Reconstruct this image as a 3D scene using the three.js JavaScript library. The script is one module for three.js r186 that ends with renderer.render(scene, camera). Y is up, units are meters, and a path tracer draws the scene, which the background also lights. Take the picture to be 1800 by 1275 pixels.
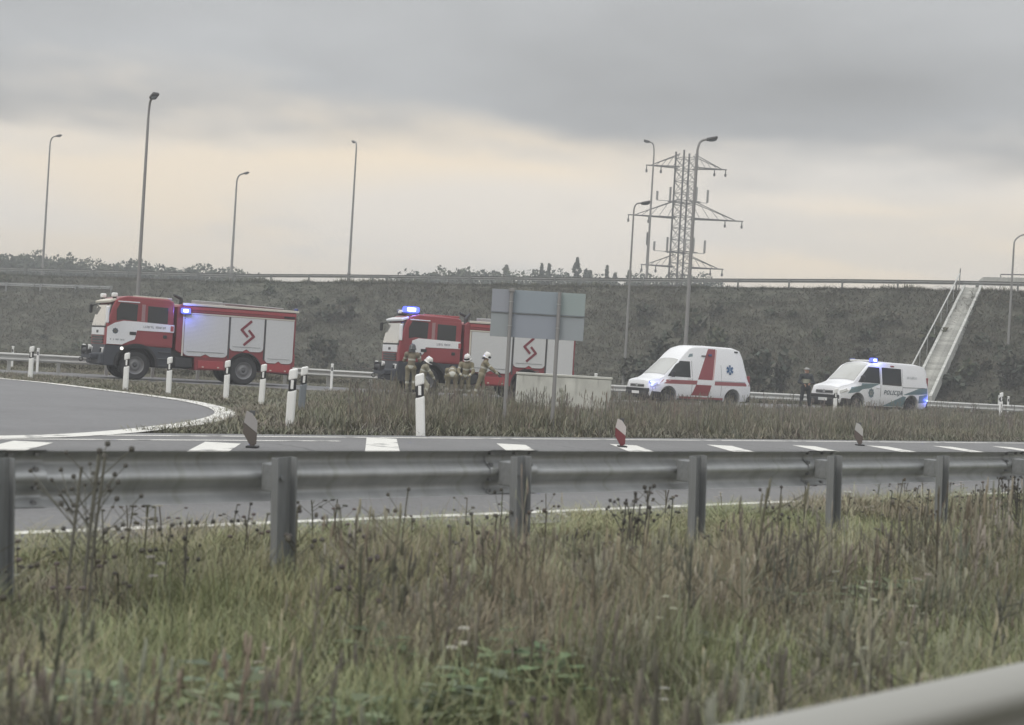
import * as THREE from 'three';
import { mergeGeometries, mergeVertices, toCreasedNormals } from 'three/addons/utils/BufferGeometryUtils.js';
import { RoundedBoxGeometry } from 'three/addons/geometries/RoundedBoxGeometry.js';
import { MarchingCubes } from 'three/addons/objects/MarchingCubes.js';
import { Brush, Evaluator, SUBTRACTION } from 'three-bvh-csg';

// ---------------------------------------------------------------- camera, sky, sun, exposure
const scene = new THREE.Scene();
const camera = new THREE.PerspectiveCamera(29.75, 1024 / 725, 0.3, 4000);
camera.position.set(0, 1.4, 0);
camera.rotation.set(0, 0, THREE.MathUtils.degToRad(3.4));
camera.focus = 48;
camera.userData.fStop = 2.8;
scene.add(camera);

const renderer = new THREE.WebGLRenderer({ antialias: true });
renderer.setSize(1024, 725);
renderer.toneMapping = THREE.LinearToneMapping;
renderer.toneMappingExposure = 1.0;
renderer.shadowMap.enabled = true;

const clamp = (x, a = 0, b = 1) => Math.min(b, Math.max(a, x));
const smooth = (a, b, x) => { const t = clamp((x - a) / (b - a)); return t * t * (3 - 2 * t); };
const mix = (a, b, t) => a + (b - a) * t;
function rng(seed) { let a = seed >>> 0; return () => { a = (a + 0x6d2b79f5) >>> 0; let t = a; t = Math.imul(t ^ (t >>> 15), t | 1); t ^= t + Math.imul(t ^ (t >>> 7), t | 61); return ((t ^ (t >>> 14)) >>> 0) / 4294967296; }; }
function hash2(x, y, s = 0) { let h = Math.imul(x | 0, 374761393) + Math.imul(y | 0, 668265263) + Math.imul(s | 0, 2147483647 - 58) | 0; h = Math.imul(h ^ (h >>> 13), 1274126177); h ^= h >>> 16; return (h >>> 0) / 4294967296; }
function vnoise(x, y, s = 0, px = 0, py = 0) {
  const xi = Math.floor(x), yi = Math.floor(y), fx = x - xi, fy = y - yi, u = fx * fx * (3 - 2 * fx), v = fy * fy * (3 - 2 * fy);
  const w = (a, p) => (p ? ((a % p) + p) % p : a);
  const x0 = w(xi, px), x1 = w(xi + 1, px), y0 = w(yi, py), y1 = w(yi + 1, py);
  return mix(mix(hash2(x0, y0, s), hash2(x1, y0, s), u), mix(hash2(x0, y1, s), hash2(x1, y1, s), u), v);
}
function fbm(x, y, s = 0, oct = 4, px = 0, py = 0) { let a = 0, k = 0.5, n = 0; for (let i = 0; i < oct; i++) { a += k * vnoise(x, y, s + i * 17, px, py); n += k; k *= 0.5; x *= 2; y *= 2; px *= 2; py *= 2; } return a / n; }

const SUN = new THREE.Vector3(-0.55, 0.66, 0.5).normalize();
{ // overcast evening sky: a grey deck over a paler warm band towards the horizon
  const W = 2048, H = 1024, d = new Float32Array(W * H * 4);
  for (let j = 0; j < H; j++) {
    const el = ((j + 0.5) / H - 0.5) * Math.PI, ed = el * 180 / Math.PI, ce = Math.cos(el), se = Math.sin(el);
    for (let i = 0; i < W; i++) {
      const az = ((i + 0.5) / W - 0.5) * 2 * Math.PI, dx = Math.cos(az) * ce, dz = Math.sin(az) * ce;
      let r = 0.1, g = 0.105, b = 0.095;
      if (ed > 0) {
        const k = 1 / (se + 0.07), X = dx * k, Y = dz * k;
        const big = fbm(X * 0.55 + 7.3, Y * 0.55 + 2.1, 11, 4), mid = fbm(X * 1.5 + 1.7, Y * 1.5 + 9.2, 23, 5), fine = fbm(X * 4 + 3, Y * 4 + 5, 31, 4);
        const edge = 8.9 + (mid - 0.5) * 3.4 + (big - 0.5) * 2.4 + (fine - 0.5) * 1.2;
        const deck = smooth(edge - 1.6, edge + 1.6, ed);
        const streak = smooth(0.5, 0.68, fbm(X * 0.9 + 20, Y * 0.9 + 4, 41, 5)) * 0.55;
        const warm = smooth(0.42, 0.62, fbm(X * 0.35 + 3, Y * 0.35 + 12, 53, 3));
        const low = smooth(3.2, 0.2, ed);
        const tint = [mix(0.94, 1.03, warm), mix(0.87, 0.885, warm), mix(0.775, 0.69, warm)];
        const band = tint.map((c, n) => mix(mix(c, [0.70, 0.70, 0.69][n], streak * 0.8), [1.02, 0.955, 0.875][n], low * 0.5));
        let dk = 0.462 + (mid - 0.5) * 0.2 + (big - 0.5) * 0.2 + (fine - 0.5) * 0.05;
        dk += smooth(11.5, 16, ed) * 0.07;
        dk = mix(dk, dk * 2.7, smooth(17, 46, ed));
        const gk = [dk * 0.99, dk * 1.015, dk * 1.035];
        r = mix(band[0], gk[0], deck); g = mix(band[1], gk[1], deck); b = mix(band[2], gk[2], deck);
      }
      const o = (j * W + i) * 4; d[o] = r; d[o + 1] = g; d[o + 2] = b; d[o + 3] = 1;
    }
  }
  const sky = new THREE.DataTexture(d, W, H, THREE.RGBAFormat, THREE.FloatType);
  sky.mapping = THREE.EquirectangularReflectionMapping; sky.magFilter = THREE.LinearFilter; sky.minFilter = THREE.LinearFilter; sky.wrapS = THREE.RepeatWrapping; sky.needsUpdate = true;
  scene.background = sky; scene.environment = sky;
}
const sun = new THREE.DirectionalLight(new THREE.Color(1, 0.95, 0.88), 1.1);
sun.position.copy(SUN).multiplyScalar(150); sun.castShadow = true; sun.shadow.radius = 45;
Object.assign(sun.shadow.camera, { left: -90, right: 90, top: 90, bottom: -90, near: 1, far: 400 });
scene.add(sun, sun.target);
scene.fog = new THREE.FogExp2(new THREE.Color(0.86, 0.88, 0.9), 0.0021);

// ---------------------------------------------------------------- helpers
const names = new Map();
function numbered(n) { const k = names.get(n) ?? 0; names.set(n, k + 1); return k ? `${n}_${String(k).padStart(3, '0')}` : n; }
const V = (x, y, z) => new THREE.Vector3(x, y, z);
function tag(o, label, category, group, kind) { o.userData.label = label; if (category) o.userData.category = category; if (group) o.userData.group = group; if (kind) o.userData.kind = kind; return o; }
function thing(name, label, category, pos = [0, 0, 0], turn = 0, group) {
  const o = new THREE.Group(); o.name = numbered(name); o.position.set(...pos); o.rotation.y = turn; scene.add(o);
  return tag(o, label, category, group);
}
function part(name, geos, mat, parent) {
  let g = Array.isArray(geos) ? merged(geos) : geos;
  const m = new THREE.Mesh(g, mat); m.name = parent === scene ? numbered(name) : name; m.castShadow = m.receiveShadow = true; parent.add(m);
  return m;
}
function struct(name, geos, mat) { const m = part(name, geos, mat, scene); m.userData.kind = 'structure'; return m; }
function merged(list) {
  const keys = list.every((g) => g.attributes.uv) ? ['position', 'normal', 'uv'] : ['position', 'normal'];
  if (list.every((g) => g.attributes.color)) keys.push('color');
  return mergeGeometries(list.map((g) => { const q = g.index ? g.toNonIndexed() : g.clone(); for (const k of Object.keys(q.attributes)) if (!keys.includes(k)) q.deleteAttribute(k); return q; }));
}
function copy(src, label, pos, turn = 0) { const c = src.clone(); c.name = numbered(src.name.replace(/_\d{3}$/, '')); c.userData = { ...src.userData, label }; c.position.set(...pos); c.rotation.set(0, turn, 0); scene.add(c); return c; }
const box = (x0, x1, y0, y1, z0, z1, r = 0) => (r ? new RoundedBoxGeometry(x1 - x0, y1 - y0, z1 - z0, 2, r) : new THREE.BoxGeometry(x1 - x0, y1 - y0, z1 - z0)).translate((x0 + x1) / 2, (y0 + y1) / 2, (z0 + z1) / 2);
function bar(a, b, r0, r1 = r0, seg = 6) { // a rod from a to b
  const d = b.clone().sub(a), g = new THREE.CylinderGeometry(r1, r0, d.length(), seg);
  return g.applyQuaternion(new THREE.Quaternion().setFromUnitVectors(V(0, 1, 0), d.clone().normalize())).translate((a.x + b.x) / 2, (a.y + b.y) / 2, (a.z + b.z) / 2);
}
function tube(pts, r, seg = 16, rad = 6) { return new THREE.TubeGeometry(new THREE.CatmullRomCurve3(pts), seg, r, rad, false); }
function plate(pts, z, th, bevel = 0, holes = []) { // outline in x, y; its front face at z
  const s = new THREE.Shape(pts.map((p) => new THREE.Vector2(...p)));
  for (const h of holes) s.holes.push(new THREE.Path(h.map((p) => new THREE.Vector2(...p))));
  return new THREE.ExtrudeGeometry(s, { depth: th - 2 * bevel, bevelEnabled: bevel > 0, bevelSize: bevel, bevelOffset: -bevel, bevelThickness: bevel, bevelSegments: 2, curveSegments: 10 }).translate(0, 0, z - th + bevel);
}
function ribbon(pts, width, y, closed) { // flat strip on the ground; pts are [X, Z(depth)]
  const pos = [], uv = [], idx = []; let s = 0;
  pts.forEach((p, i) => {
    const a = pts[Math.max(0, i - 1)], b = pts[Math.min(pts.length - 1, i + 1)], l = Math.hypot(b[0] - a[0], b[1] - a[1]), nx = -(b[1] - a[1]) / l, nz = (b[0] - a[0]) / l, w = (Array.isArray(width) ? width[i] : width) / 2;
    if (i) s += Math.hypot(p[0] - pts[i - 1][0], p[1] - pts[i - 1][1]);
    for (const k of [-1, 1]) { pos.push(p[0] + k * nx * w, typeof y === 'function' ? y(p[0], p[1]) : y, -(p[1] + k * nz * w)); uv.push(k * w, s); }
    if (i) { const o = i * 2; idx.push(o - 2, o, o - 1, o - 1, o, o + 1); }
  });
  const g = new THREE.BufferGeometry(); g.setAttribute('position', new THREE.Float32BufferAttribute(pos, 3)); g.setAttribute('uv', new THREE.Float32BufferAttribute(uv, 2)); g.setIndex(idx);
  g.computeVertexNormals(); const n = g.attributes.normal; for (let i = 0; i < n.count; i++) n.setXYZ(i, 0, 1, 0);
  return g;
}
function sheet(pts, y) { // flat polygon on the ground
  const s = new THREE.Shape(pts.map((p) => new THREE.Vector2(p[0], p[1])));
  return new THREE.ShapeGeometry(s).rotateX(-Math.PI / 2).translate(0, y, 0);
}
const spline = (pts, n) => new THREE.CatmullRomCurve3(pts.map((p) => V(p[0], 0, p[1])), false, 'centripetal').getSpacedPoints(n).map((v) => [v.x, v.z]);
// the road's own axes: u runs along it (away to the right), n across it (away from the viewer)
const U = [0.7412, 0.6713], N = [-0.6713, 0.7412];
const road = (n, t) => [n * N[0] + t * U[0], n * N[1] + t * U[1]];
const nOf = (X, Z) => X * N[0] + Z * N[1], tOf = (X, Z) => X * U[0] + Z * U[1];

// ---------------------------------------------------------------- textures and materials
const toS = (l) => Math.round(255 * (l <= 0.0031308 ? 12.92 * l : 1.055 * Math.pow(clamp(l), 1 / 2.4) - 0.055));
function tex(size, f, metres, srgb = true) {
  const d = new Uint8Array(size * size * 4);
  for (let j = 0; j < size; j++) for (let i = 0; i < size; i++) {
    const c = f(i / size, j / size), o = (j * size + i) * 4, q = Array.isArray(c) ? c : [c, c, c];
    for (let k = 0; k < 3; k++) d[o + k] = srgb ? toS(q[k]) : Math.round(255 * clamp(q[k]));
    d[o + 3] = 255;
  }
  const t = new THREE.DataTexture(d, size, size); t.wrapS = t.wrapT = THREE.RepeatWrapping; t.magFilter = THREE.LinearFilter; t.repeat.set(1 / metres, 1 / metres); if (srgb) t.colorSpace = THREE.SRGBColorSpace; t.needsUpdate = true;
  return t;
}
const std = (c, rough = 0.8, metal = 0, extra = {}) => new THREE.MeshStandardMaterial({ color: new THREE.Color().setRGB(...c), roughness: rough, metalness: metal, ...extra });
const phys = (c, rough, extra = {}) => new THREE.MeshPhysicalMaterial({ color: new THREE.Color().setRGB(...c), roughness: rough, ...extra });
const asphaltTex = tex(512, (u, v) => { const a = fbm(u * 6, v * 6, 3, 5, 6, 6), b = vnoise(u * 170, v * 170, 9, 170, 170), k = 0.86 + a * 0.28 + (b - 0.5) * 0.16; return [0.186 * k, 0.184 * k, 0.187 * k]; }, 9);
const roadTex = tex(640, (u, v) => {
  const a = fbm(u * 5, v * 12, 3, 5, 5, 12), b = vnoise(u * 300, v * 500, 9, 300, 500), w = fbm(u * 3, v * 9, 13, 3, 3, 9) - 0.5; let k = 0.84 + a * 0.3 + (b - 0.5) * 0.2;
  for (const c of [0.2, 0.36, 0.55, 0.71]) k *= 1 - 0.13 * Math.exp(-(((u - c + w * 0.03) / 0.035) ** 2)) * (0.6 + 0.8 * a);
  const cr = Math.abs(u - 0.455 - (fbm(v * 6, 3, 17, 4, 6, 0) - 0.5) * 0.03); if (cr < 0.0016) k *= 0.5;
  const tc = Math.abs(((v * 3 + (fbm(u * 8, v * 3, 19, 3, 8, 3) - 0.5) * 0.12) % 1) - 0.5); if (tc < 0.0035 && u > 0.25) k *= 0.55;
  if (u > 0.3 && u < 0.42 && v > 0.62 && v < 0.8) k *= 0.8;
  k *= 1 + 0.25 * smooth(0.09, 0.02, u) * a + 0.2 * smooth(0.93, 0.99, u) * a;
  return [0.172 * k, 0.17 * k, 0.17 * k];
}, 10.3);
roadTex.repeat.set(1 / 10.3, 1 / 17); roadTex.offset.set(0.5, 0);
const asphaltBump = tex(256, (u, v) => fbm(u * 60, v * 60, 5, 3, 60, 60), 2.2, false);
const lineTex = tex(256, (u, v) => { const a = fbm(u * 12, v * 12, 71, 4, 12, 12); const w = smooth(0.2, 0.36, a) * (0.86 + 0.14 * vnoise(u * 60, v * 60, 73, 60, 60)); return [mix(0.33, 0.72, w), mix(0.325, 0.705, w), mix(0.31, 0.66, w)]; }, 3);
const concreteTex = tex(256, (u, v) => { const a = fbm(u * 5, v * 5, 81, 5, 5, 5), st = smooth(0.5, 0.75, fbm(u * 14, v * 2, 85, 4, 14, 2)); const k = 0.75 + a * 0.5 - st * 0.22; return [0.4 * k, 0.4 * k, 0.375 * k]; }, 2.2);
const soilTex = tex(512, (u, v) => { const a = fbm(u * 8, v * 8, 91, 5, 8, 8), b = fbm(u * 40, v * 40, 95, 3, 40, 40); const k = 0.6 + b * 0.8; return [mix(0.105, 0.135, a) * k, mix(0.11, 0.13, a) * k, mix(0.08, 0.1, a) * k]; }, 12);
const steelTex = tex(256, (u, v) => { const a = fbm(u * 9, v * 9, 101, 5, 9, 9), b = fbm(u * 40, v * 5, 103, 3, 40, 5); const dr = smooth(0.55, 0.8, fbm(u * 26, v * 2, 107, 3, 26, 2)), k = 0.8 + a * 0.32 + (b - 0.5) * 0.14 - dr * 0.14; return [0.43 * k, 0.437 * k, mix(0.44, 0.41, dr) * k]; }, 1.1);
const gritTex = tex(256, (u, v) => 0.3 + 0.6 * fbm(u * 8, v * 8, 121, 5, 8, 8), 1.6, false);
const shutterBump = tex(64, (u, v) => Math.pow(Math.abs(Math.sin(v * Math.PI)), 0.4), 0.05, false);
const M = {
  asphalt: new THREE.MeshStandardMaterial({ map: asphaltTex, bumpMap: asphaltBump, bumpScale: 0.006, roughness: 0.93 }),
  roadSurface: new THREE.MeshStandardMaterial({ map: roadTex, bumpMap: asphaltBump, bumpScale: 0.006, roughness: 0.93 }),
  line: new THREE.MeshStandardMaterial({ map: lineTex, roughness: 0.75 }),
  concrete: new THREE.MeshStandardMaterial({ map: concreteTex, roughness: 0.95, bumpMap: gritTex, bumpScale: 0.01 }),
  soil: new THREE.MeshStandardMaterial({ map: soilTex, roughness: 1 }),
  galv: new THREE.MeshStandardMaterial({ map: steelTex, color: new THREE.Color(0.93, 0.935, 0.94), roughness: 0.7, metalness: 0.2, roughnessMap: gritTex }),
  galvPale: std([0.33, 0.325, 0.30], 0.65, 0.1),
  galvDull: new THREE.MeshStandardMaterial({ map: steelTex, color: new THREE.Color(0.62, 0.62, 0.6), roughness: 0.7, metalness: 0.2 }),
  post: new THREE.MeshStandardMaterial({ map: steelTex, color: new THREE.Color(0.58, 0.59, 0.6), roughness: 0.7, metalness: 0.15 }),
  rampRail: std([0.5, 0.5, 0.48], 0.6, 0.1),
  pole: std([0.27, 0.265, 0.26], 0.6, 0.3),
  poleDark: std([0.1, 0.1, 0.1], 0.6, 0.2),
  red: phys([0.275, 0.036, 0.044], 0.42, { clearcoat: 0.5, clearcoatRoughness: 0.25 }),
  redDull: phys([0.24, 0.035, 0.043], 0.5, { clearcoat: 0.3, clearcoatRoughness: 0.3 }),
  redBright: phys([0.36, 0.045, 0.053], 0.45, { clearcoat: 0.4 }),
  white: phys([0.8, 0.805, 0.82], 0.4, { clearcoat: 0.5, clearcoatRoughness: 0.2 }),
  shutter: phys([0.62, 0.625, 0.625], 0.5, { bumpMap: shutterBump, bumpScale: 0.004 }),
  cream: std([0.62, 0.58, 0.5], 0.6),
  darkBlue: std([0.045, 0.05, 0.062], 0.55),
  dark: std([0.035, 0.036, 0.038], 0.6),
  darkGrey: std([0.07, 0.072, 0.075], 0.65),
  rubber: std([0.03, 0.03, 0.031], 0.85),
  rim: std([0.22, 0.22, 0.225], 0.5, 0.4),
  glass: phys([0.016, 0.018, 0.02], 0.06, { ior: 1.5 }),
  windscreen: phys([0.34, 0.34, 0.31], 0.06, { clearcoat: 1, clearcoatRoughness: 0.02, ior: 1.9 }),
  teal: phys([0.13, 0.2, 0.215], 0.4, { clearcoat: 0.4 }),
  blueMark: phys([0.06, 0.14, 0.27], 0.5),
  signBack: std([0.2, 0.22, 0.24], 0.65, 0.2),
  plateWhite: std([0.8, 0.8, 0.785], 0.55),
  black: std([0.02, 0.02, 0.021], 0.6),
  lamp: new THREE.MeshStandardMaterial({ color: 0x101010, emissive: new THREE.Color(1, 0.95, 0.85), emissiveIntensity: 2.2 }),
  blueLit: new THREE.MeshStandardMaterial({ color: 0x102050, emissive: new THREE.Color(0.1, 0.13, 1), emissiveIntensity: 2.6 }),
  blueCore: new THREE.MeshStandardMaterial({ color: 0x8090ff, emissive: new THREE.Color(0.55, 0.66, 1), emissiveIntensity: 6 }),
  blueOff: phys([0.03, 0.05, 0.2], 0.2, { clearcoat: 1 }),
};

// ---------------------------------------------------------------- ground
const crestPts = [[-400, 260, 4.2], [-140, 166, 5.8], [-80, 143, 6.6], [-50, 132, 6.95], [-26, 124, 7.2], [-15, 120, 7.55], [0, 115.5, 7.95], [11, 112, 8.25], [20, 106.5, 8.4], [29, 101, 8.55], [35, 97, 8.5], [70, 78, 8.5], [300, -60, 8.5]];
function crest(X) {
  let i = 0; while (i < crestPts.length - 2 && X > crestPts[i + 1][0]) i++;
  const a = crestPts[i], b = crestPts[i + 1], t = clamp((X - a[0]) / (b[0] - a[0]), -1, 2), sl = (b[1] - a[1]) / (b[0] - a[0]);
  return [mix(a[1], b[1], t), mix(a[2], b[2], t), 1 / Math.sqrt(1 + sl * sl)];
}
function bank(X, Z) {
  const [zc, hc, c] = crest(X), q = (Z - zc) * c, run = hc * 2.35;
  let k = q < 0 ? clamp(1 + q / run) : q < 10 ? 1 : clamp(1 - (q - 10) / run);
  k = k * k * (3 - 2 * k) * 0.12 + k * 0.88;
  return [hc * k, q, run];
}
function ground(X, Z) {
  const [b, q, run] = bank(X, Z), n = nOf(X, Z), t = tOf(X, Z);
  let h = b - 0.035;
  const rough = smooth(22, 30, n) * (1 - smooth(-2, 0, q)) ;
  if (Z > 0) h += (fbm(X * 0.16 + 50, Z * 0.16, 7, 3) - 0.5) * 0.5 * rough * smooth(78, 92, Z) + (fbm(X * 0.5, Z * 0.5, 8, 3) - 0.5) * 0.3 * rough * smooth(85, 95, Z);
  if (n > 1.4 && n < 8.4) h -= 0.15 * smooth(1.4, 3.6, n) * smooth(8.4, 6.2, n);
  h += 0.2 * smooth(9, 14, X) * smooth(46, 54, Z) * smooth(84, 72, Z);
  h -= 0.12 * smooth(45, 52, Z) * smooth(12, -6, X) * smooth(75, 66, Z);
  return h;
}
const gy = (X, Z) => Math.max(ground(X, Z), -0.4);
{
  const xs = [], zs = [];
  for (let x = -420; x <= 420;) { xs.push(x); const a = Math.abs(x - 5); x += a < 45 ? 1.1 : a < 90 ? 2.5 : a < 200 ? 8 : 30; }
  for (let z = -120; z <= 620;) { zs.push(z); z += z < -10 ? 12 : z < 24 ? 0.7 : z < 135 ? 1.0 : z < 240 ? 4 : 40; }
  const pos = [], uv = [], idx = [], W = xs.length;
  zs.forEach((z) => xs.forEach((x) => { pos.push(x, ground(x, z), -z); uv.push(x, z); }));
  for (let j = 0; j < zs.length - 1; j++) for (let i = 0; i < W - 1; i++) { const a = j * W + i; idx.push(a, a + 1, a + W, a + 1, a + W + 1, a + W); }
  const g = new THREE.BufferGeometry(); g.setAttribute('position', new THREE.Float32BufferAttribute(pos, 3)); g.setAttribute('uv', new THREE.Float32BufferAttribute(uv, 2)); g.setIndex(idx); g.computeVertexNormals();
  struct('ground', g, M.soil).userData.label = 'grassy ground rising to the motorway embankment';
}
// the road in front, the bend that joins it from the left, the ramp with the vehicles, the motorway on the bank
const bend = spline([[-30, 56], [-22, 48], [-15.34, 41.06], [-13.4, 39.5], [-11, 36.88], [-9.23, 34.87], [-7.74, 32.88], [-6.64, 30.69], [-5.85, 28.18], [-5.57, 26.28], [-5.47, 24.18], [-5.57, 22.57], [-5.84, 20.27], [-6.3, 18.7], [-7.2, 17.4]], 90);
const rampMid = spline([[-62, 30], [-32, 44.5], [-12.7, 54.0], [-1.3, 55.9], [7.6, 59.4], [15.4, 61.6], [28, 66], [60, 82], [95, 104]], 80);
const rampDist = (X, Z) => { let m = 1e9; for (const p of rampMid) { const d = (p[0] - X) ** 2 + (p[1] - Z) ** 2; if (d < m) m = d; } return Math.sqrt(m); };
const bendPoly = [...bend, road(14, 5), road(14, -40), [-75, 10], [-60, 70]];
function inside(poly, X, Z) { let c = false; for (let i = 0, j = poly.length - 1; i < poly.length; j = i++) { const [xi, zi] = poly[i], [xj, zj] = poly[j]; if ((zi > Z) !== (zj > Z) && X < (xj - xi) * (Z - zi) / (zj - zi) + xi) c = !c; } return c; }
{
  const line = (n, t0, t1, k = 60) => Array.from({ length: k + 1 }, (_, i) => road(n, mix(t0, t1, i / k)));
  struct('road', ribbon(line(13.8, -60, 150), 10.3, 0.008), M.roadSurface).userData.label = 'grey asphalt slip road behind the guardrail';
  struct('joining_road', sheet(bendPoly, 0.003), M.asphalt).userData.label = 'grey asphalt bend joining the slip road from the left';
  struct('ramp_road', ribbon(rampMid, 6.6, (X, Z) => gy(X, Z) + 0.06), M.asphalt).userData.label = 'asphalt ramp where the emergency vehicles stand';
  const top = []; for (let X = -140; X <= 120; X += 6) { const [z, , c] = crest(X); top.push([X, z + 5.3 / c]); }
  struct('motorway_road', ribbon(top, 8.6, (X, Z) => bank(X, Z)[0] + 0.06), M.asphalt).userData.label = 'motorway carriageway on top of the embankment';
  const mark = (g, name, label) => { const m = struct(name, g, M.line); m.userData.label = label; };
  mark(ribbon(line(9.3, -30, 150), 0.14, 0.013), 'edge_line', 'worn white edge line on the near side of the slip road');
  mark(ribbon(line(18.42, 8.6, 150), 0.15, 0.013), 'edge_line', 'white edge line on the far side of the slip road');
  mark(ribbon(line(17.6, 4, 12.4), 0.13, 0.013), 'edge_line', 'thin white line bounding the hatched area');
  mark(ribbon(bend, 0.42, 0.016), 'edge_line', 'white edge line curving round the tip of the bend');
  const bars = []; // the hatched island: slanting broad bars
  for (let k = 0; k < 16; k++) { bars.push(k); const far = k === 4 ? 18.3 : 17.18, t = 1.75 + k * 2.78 + 0.78 * (far - 17.18), a = road(far, t), b = [a[0] + 0.1 * (far - 13.9) / 0.8, a[1] - (far - 13.9) / 0.8]; mark(ribbon([a, b], 0.5, 0.012), 'hatch_bar', 'broad white hatching bar painted on the slip road'); }
  scene.children.filter((o) => o.name.startsWith('hatch_bar')).forEach((o) => { o.userData.group = 'white hatching bars on the slip road'; });
  mark(ribbon([[-13.6, 33.4], [-12.75, 32.6]], 0.5, 0.012), 'arrow_mark', 'white arrow tip painted on the bend');
}

// ---------------------------------------------------------------- guardrails
function wBeam(a, b, top = 0.75, side = 1, sag = 0) { // W-shaped steel beam from a to b ([X, y, Z]); side +1: the crests look to the left of a -> b
  const prof = [[0.004, 0], [0.03, -0.006], [0.078, -0.035], [0.083, -0.06], [0.078, -0.085], [0.018, -0.128], [0.008, -0.155], [0.018, -0.182], [0.078, -0.225], [0.083, -0.25], [0.078, -0.275], [0.03, -0.304], [0.004, -0.31]];
  const L = Math.hypot(b[0] - a[0], b[2] - a[2]), dx = (b[0] - a[0]) / L, dz = (b[2] - a[2]) / L, nx = -dz * side, nz = dx * side, pos = [], uv = [], idx = [], m = prof.length;
  for (let e = 0; e < 2; e++) for (let face = 0; face < 2; face++) prof.forEach(([d, y], i) => { const p = e ? b : a, o = d - face * 0.004; pos.push(p[0] + nx * o, p[1] + top + y, -(p[2] + nz * o)); uv.push(e * L, i * 0.035); });
  for (let face = 0; face < 2; face++) for (let i = 0; i < m - 1; i++) { const p = face * m + i, q = p + 2 * m; if (face) idx.push(p, p + 1, q, p + 1, q + 1, q); else idx.push(p, q, p + 1, p + 1, q, q + 1); }
  const g = new THREE.BufferGeometry(); g.setAttribute('position', new THREE.Float32BufferAttribute(pos, 3)); g.setAttribute('uv', new THREE.Float32BufferAttribute(uv, 2)); g.setIndex(idx); g.computeVertexNormals();
  return g;
}
function guardrail(label, path, o = {}) { // path: [[X, y, Z], ...] one point per post; beams span `every` posts
  const { top = 0.75, side = 1, every = 2, post = 0.13, lean = 0, mat = M.galv, behind = 0.16, first = 0, seed = 1 } = o;
  const t = thing('guardrail', label, 'guardrail', [path[0][0], path[0][1], -path[0][2]]), rr = rng(seed);
  const off = t.position;
  for (let i = 0; i < path.length - 1; i += every) {
    const a = path[i], b = path[Math.min(i + every, path.length - 1)];
    const bm = part('beam', wBeam(a, b, top + (rr() - 0.5) * 0.012, side).translate(-off.x, -off.y, -off.z), mat, t);
    if (o.bolts) { // lap joint: the next sheet laid over this one, with its bolts
      const L = Math.hypot(b[0] - a[0], b[2] - a[2]), at = (f, h, d) => V(mix(a[0], b[0], f) - (b[2] - a[2]) / L * side * d - off.x, mix(a[1], b[1], f) + top + h - off.y, -(mix(a[2], b[2], f) + (b[0] - a[0]) / L * side * d) - off.z), nx = -(b[2] - a[2]) / L * side, nz = (b[0] - a[0]) / L * side, g = [];
      for (const f of [-0.03, 0.03, 0.07]) for (const [h, d] of [[-0.105, 0.045], [-0.205, 0.045], [-0.02, 0.05], [-0.29, 0.05]]) { const p = at(f, h, d); g.push(bar(p, p.clone().add(V(-nx * 0.03, 0, nz * 0.03)), 0.017, 0.015, 6)); }
      part('splice_bolts', g, M.rim, bm).userData.kind = 'stuff';
      const e = wBeam([mix(a[0], b[0], -0.035), a[1], mix(a[2], b[2], -0.035)], [mix(a[0], b[0], 0.085), mix(a[1], b[1], 0.085), mix(a[2], b[2], 0.085)], top + 0.003, side).translate(-off.x + nx * -0.005, -off.y, -off.z + nz * 0.005); part('splice_sheet', e, mat, bm);
    }
  }
  path.forEach((p, i) => {
    const q = path[Math.min(i + 1, path.length - 1)], r = path[Math.max(i - 1, 0)], L = Math.hypot(q[0] - r[0], q[2] - r[2]), dx = (q[0] - r[0]) / L, dz = (q[2] - r[2]) / L, nx = -dz * side, nz = dx * side;
    const h = top - 0.025 + 0.5, w = post;
    // C-section post with its web towards the beam, and a spacer behind the beam
    const c = [box(-w / 2, w / 2, -0.5, h - 0.5, -0.005, 0.0), box(-w / 2, -w / 2 + 0.006, -0.5, h - 0.5, -0.07, -0.005), box(w / 2 - 0.006, w / 2, -0.5, h - 0.5, -0.07, -0.005)];
    const sp = box(-0.045, 0.045, top - 0.24, top - 0.07, 0.0, behind - 0.01, 0.008);
    const bolt = new THREE.CylinderGeometry(0.016, 0.016, 0.02, 6).rotateX(Math.PI / 2).translate(0, top - 0.15, -0.012);
    const ang = Math.atan2(-(-dz), dx), x = p[0] - nx * behind, z = p[2] - nz * behind;
    const m = part('post', [...c], o.postMat ?? mat, t); m.position.set(x - off.x, p[1] - off.y, -z - off.z);
    const face = Math.atan2(nx, -nz); m.rotation.set(0, face, 0); m.rotateZ(lean * -1 * Math.sign(side) + (rr() - 0.5) * 0.012);
    part('spacer', [sp, bolt], o.postMat ?? mat, m);
  });
  return t;
}
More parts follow.
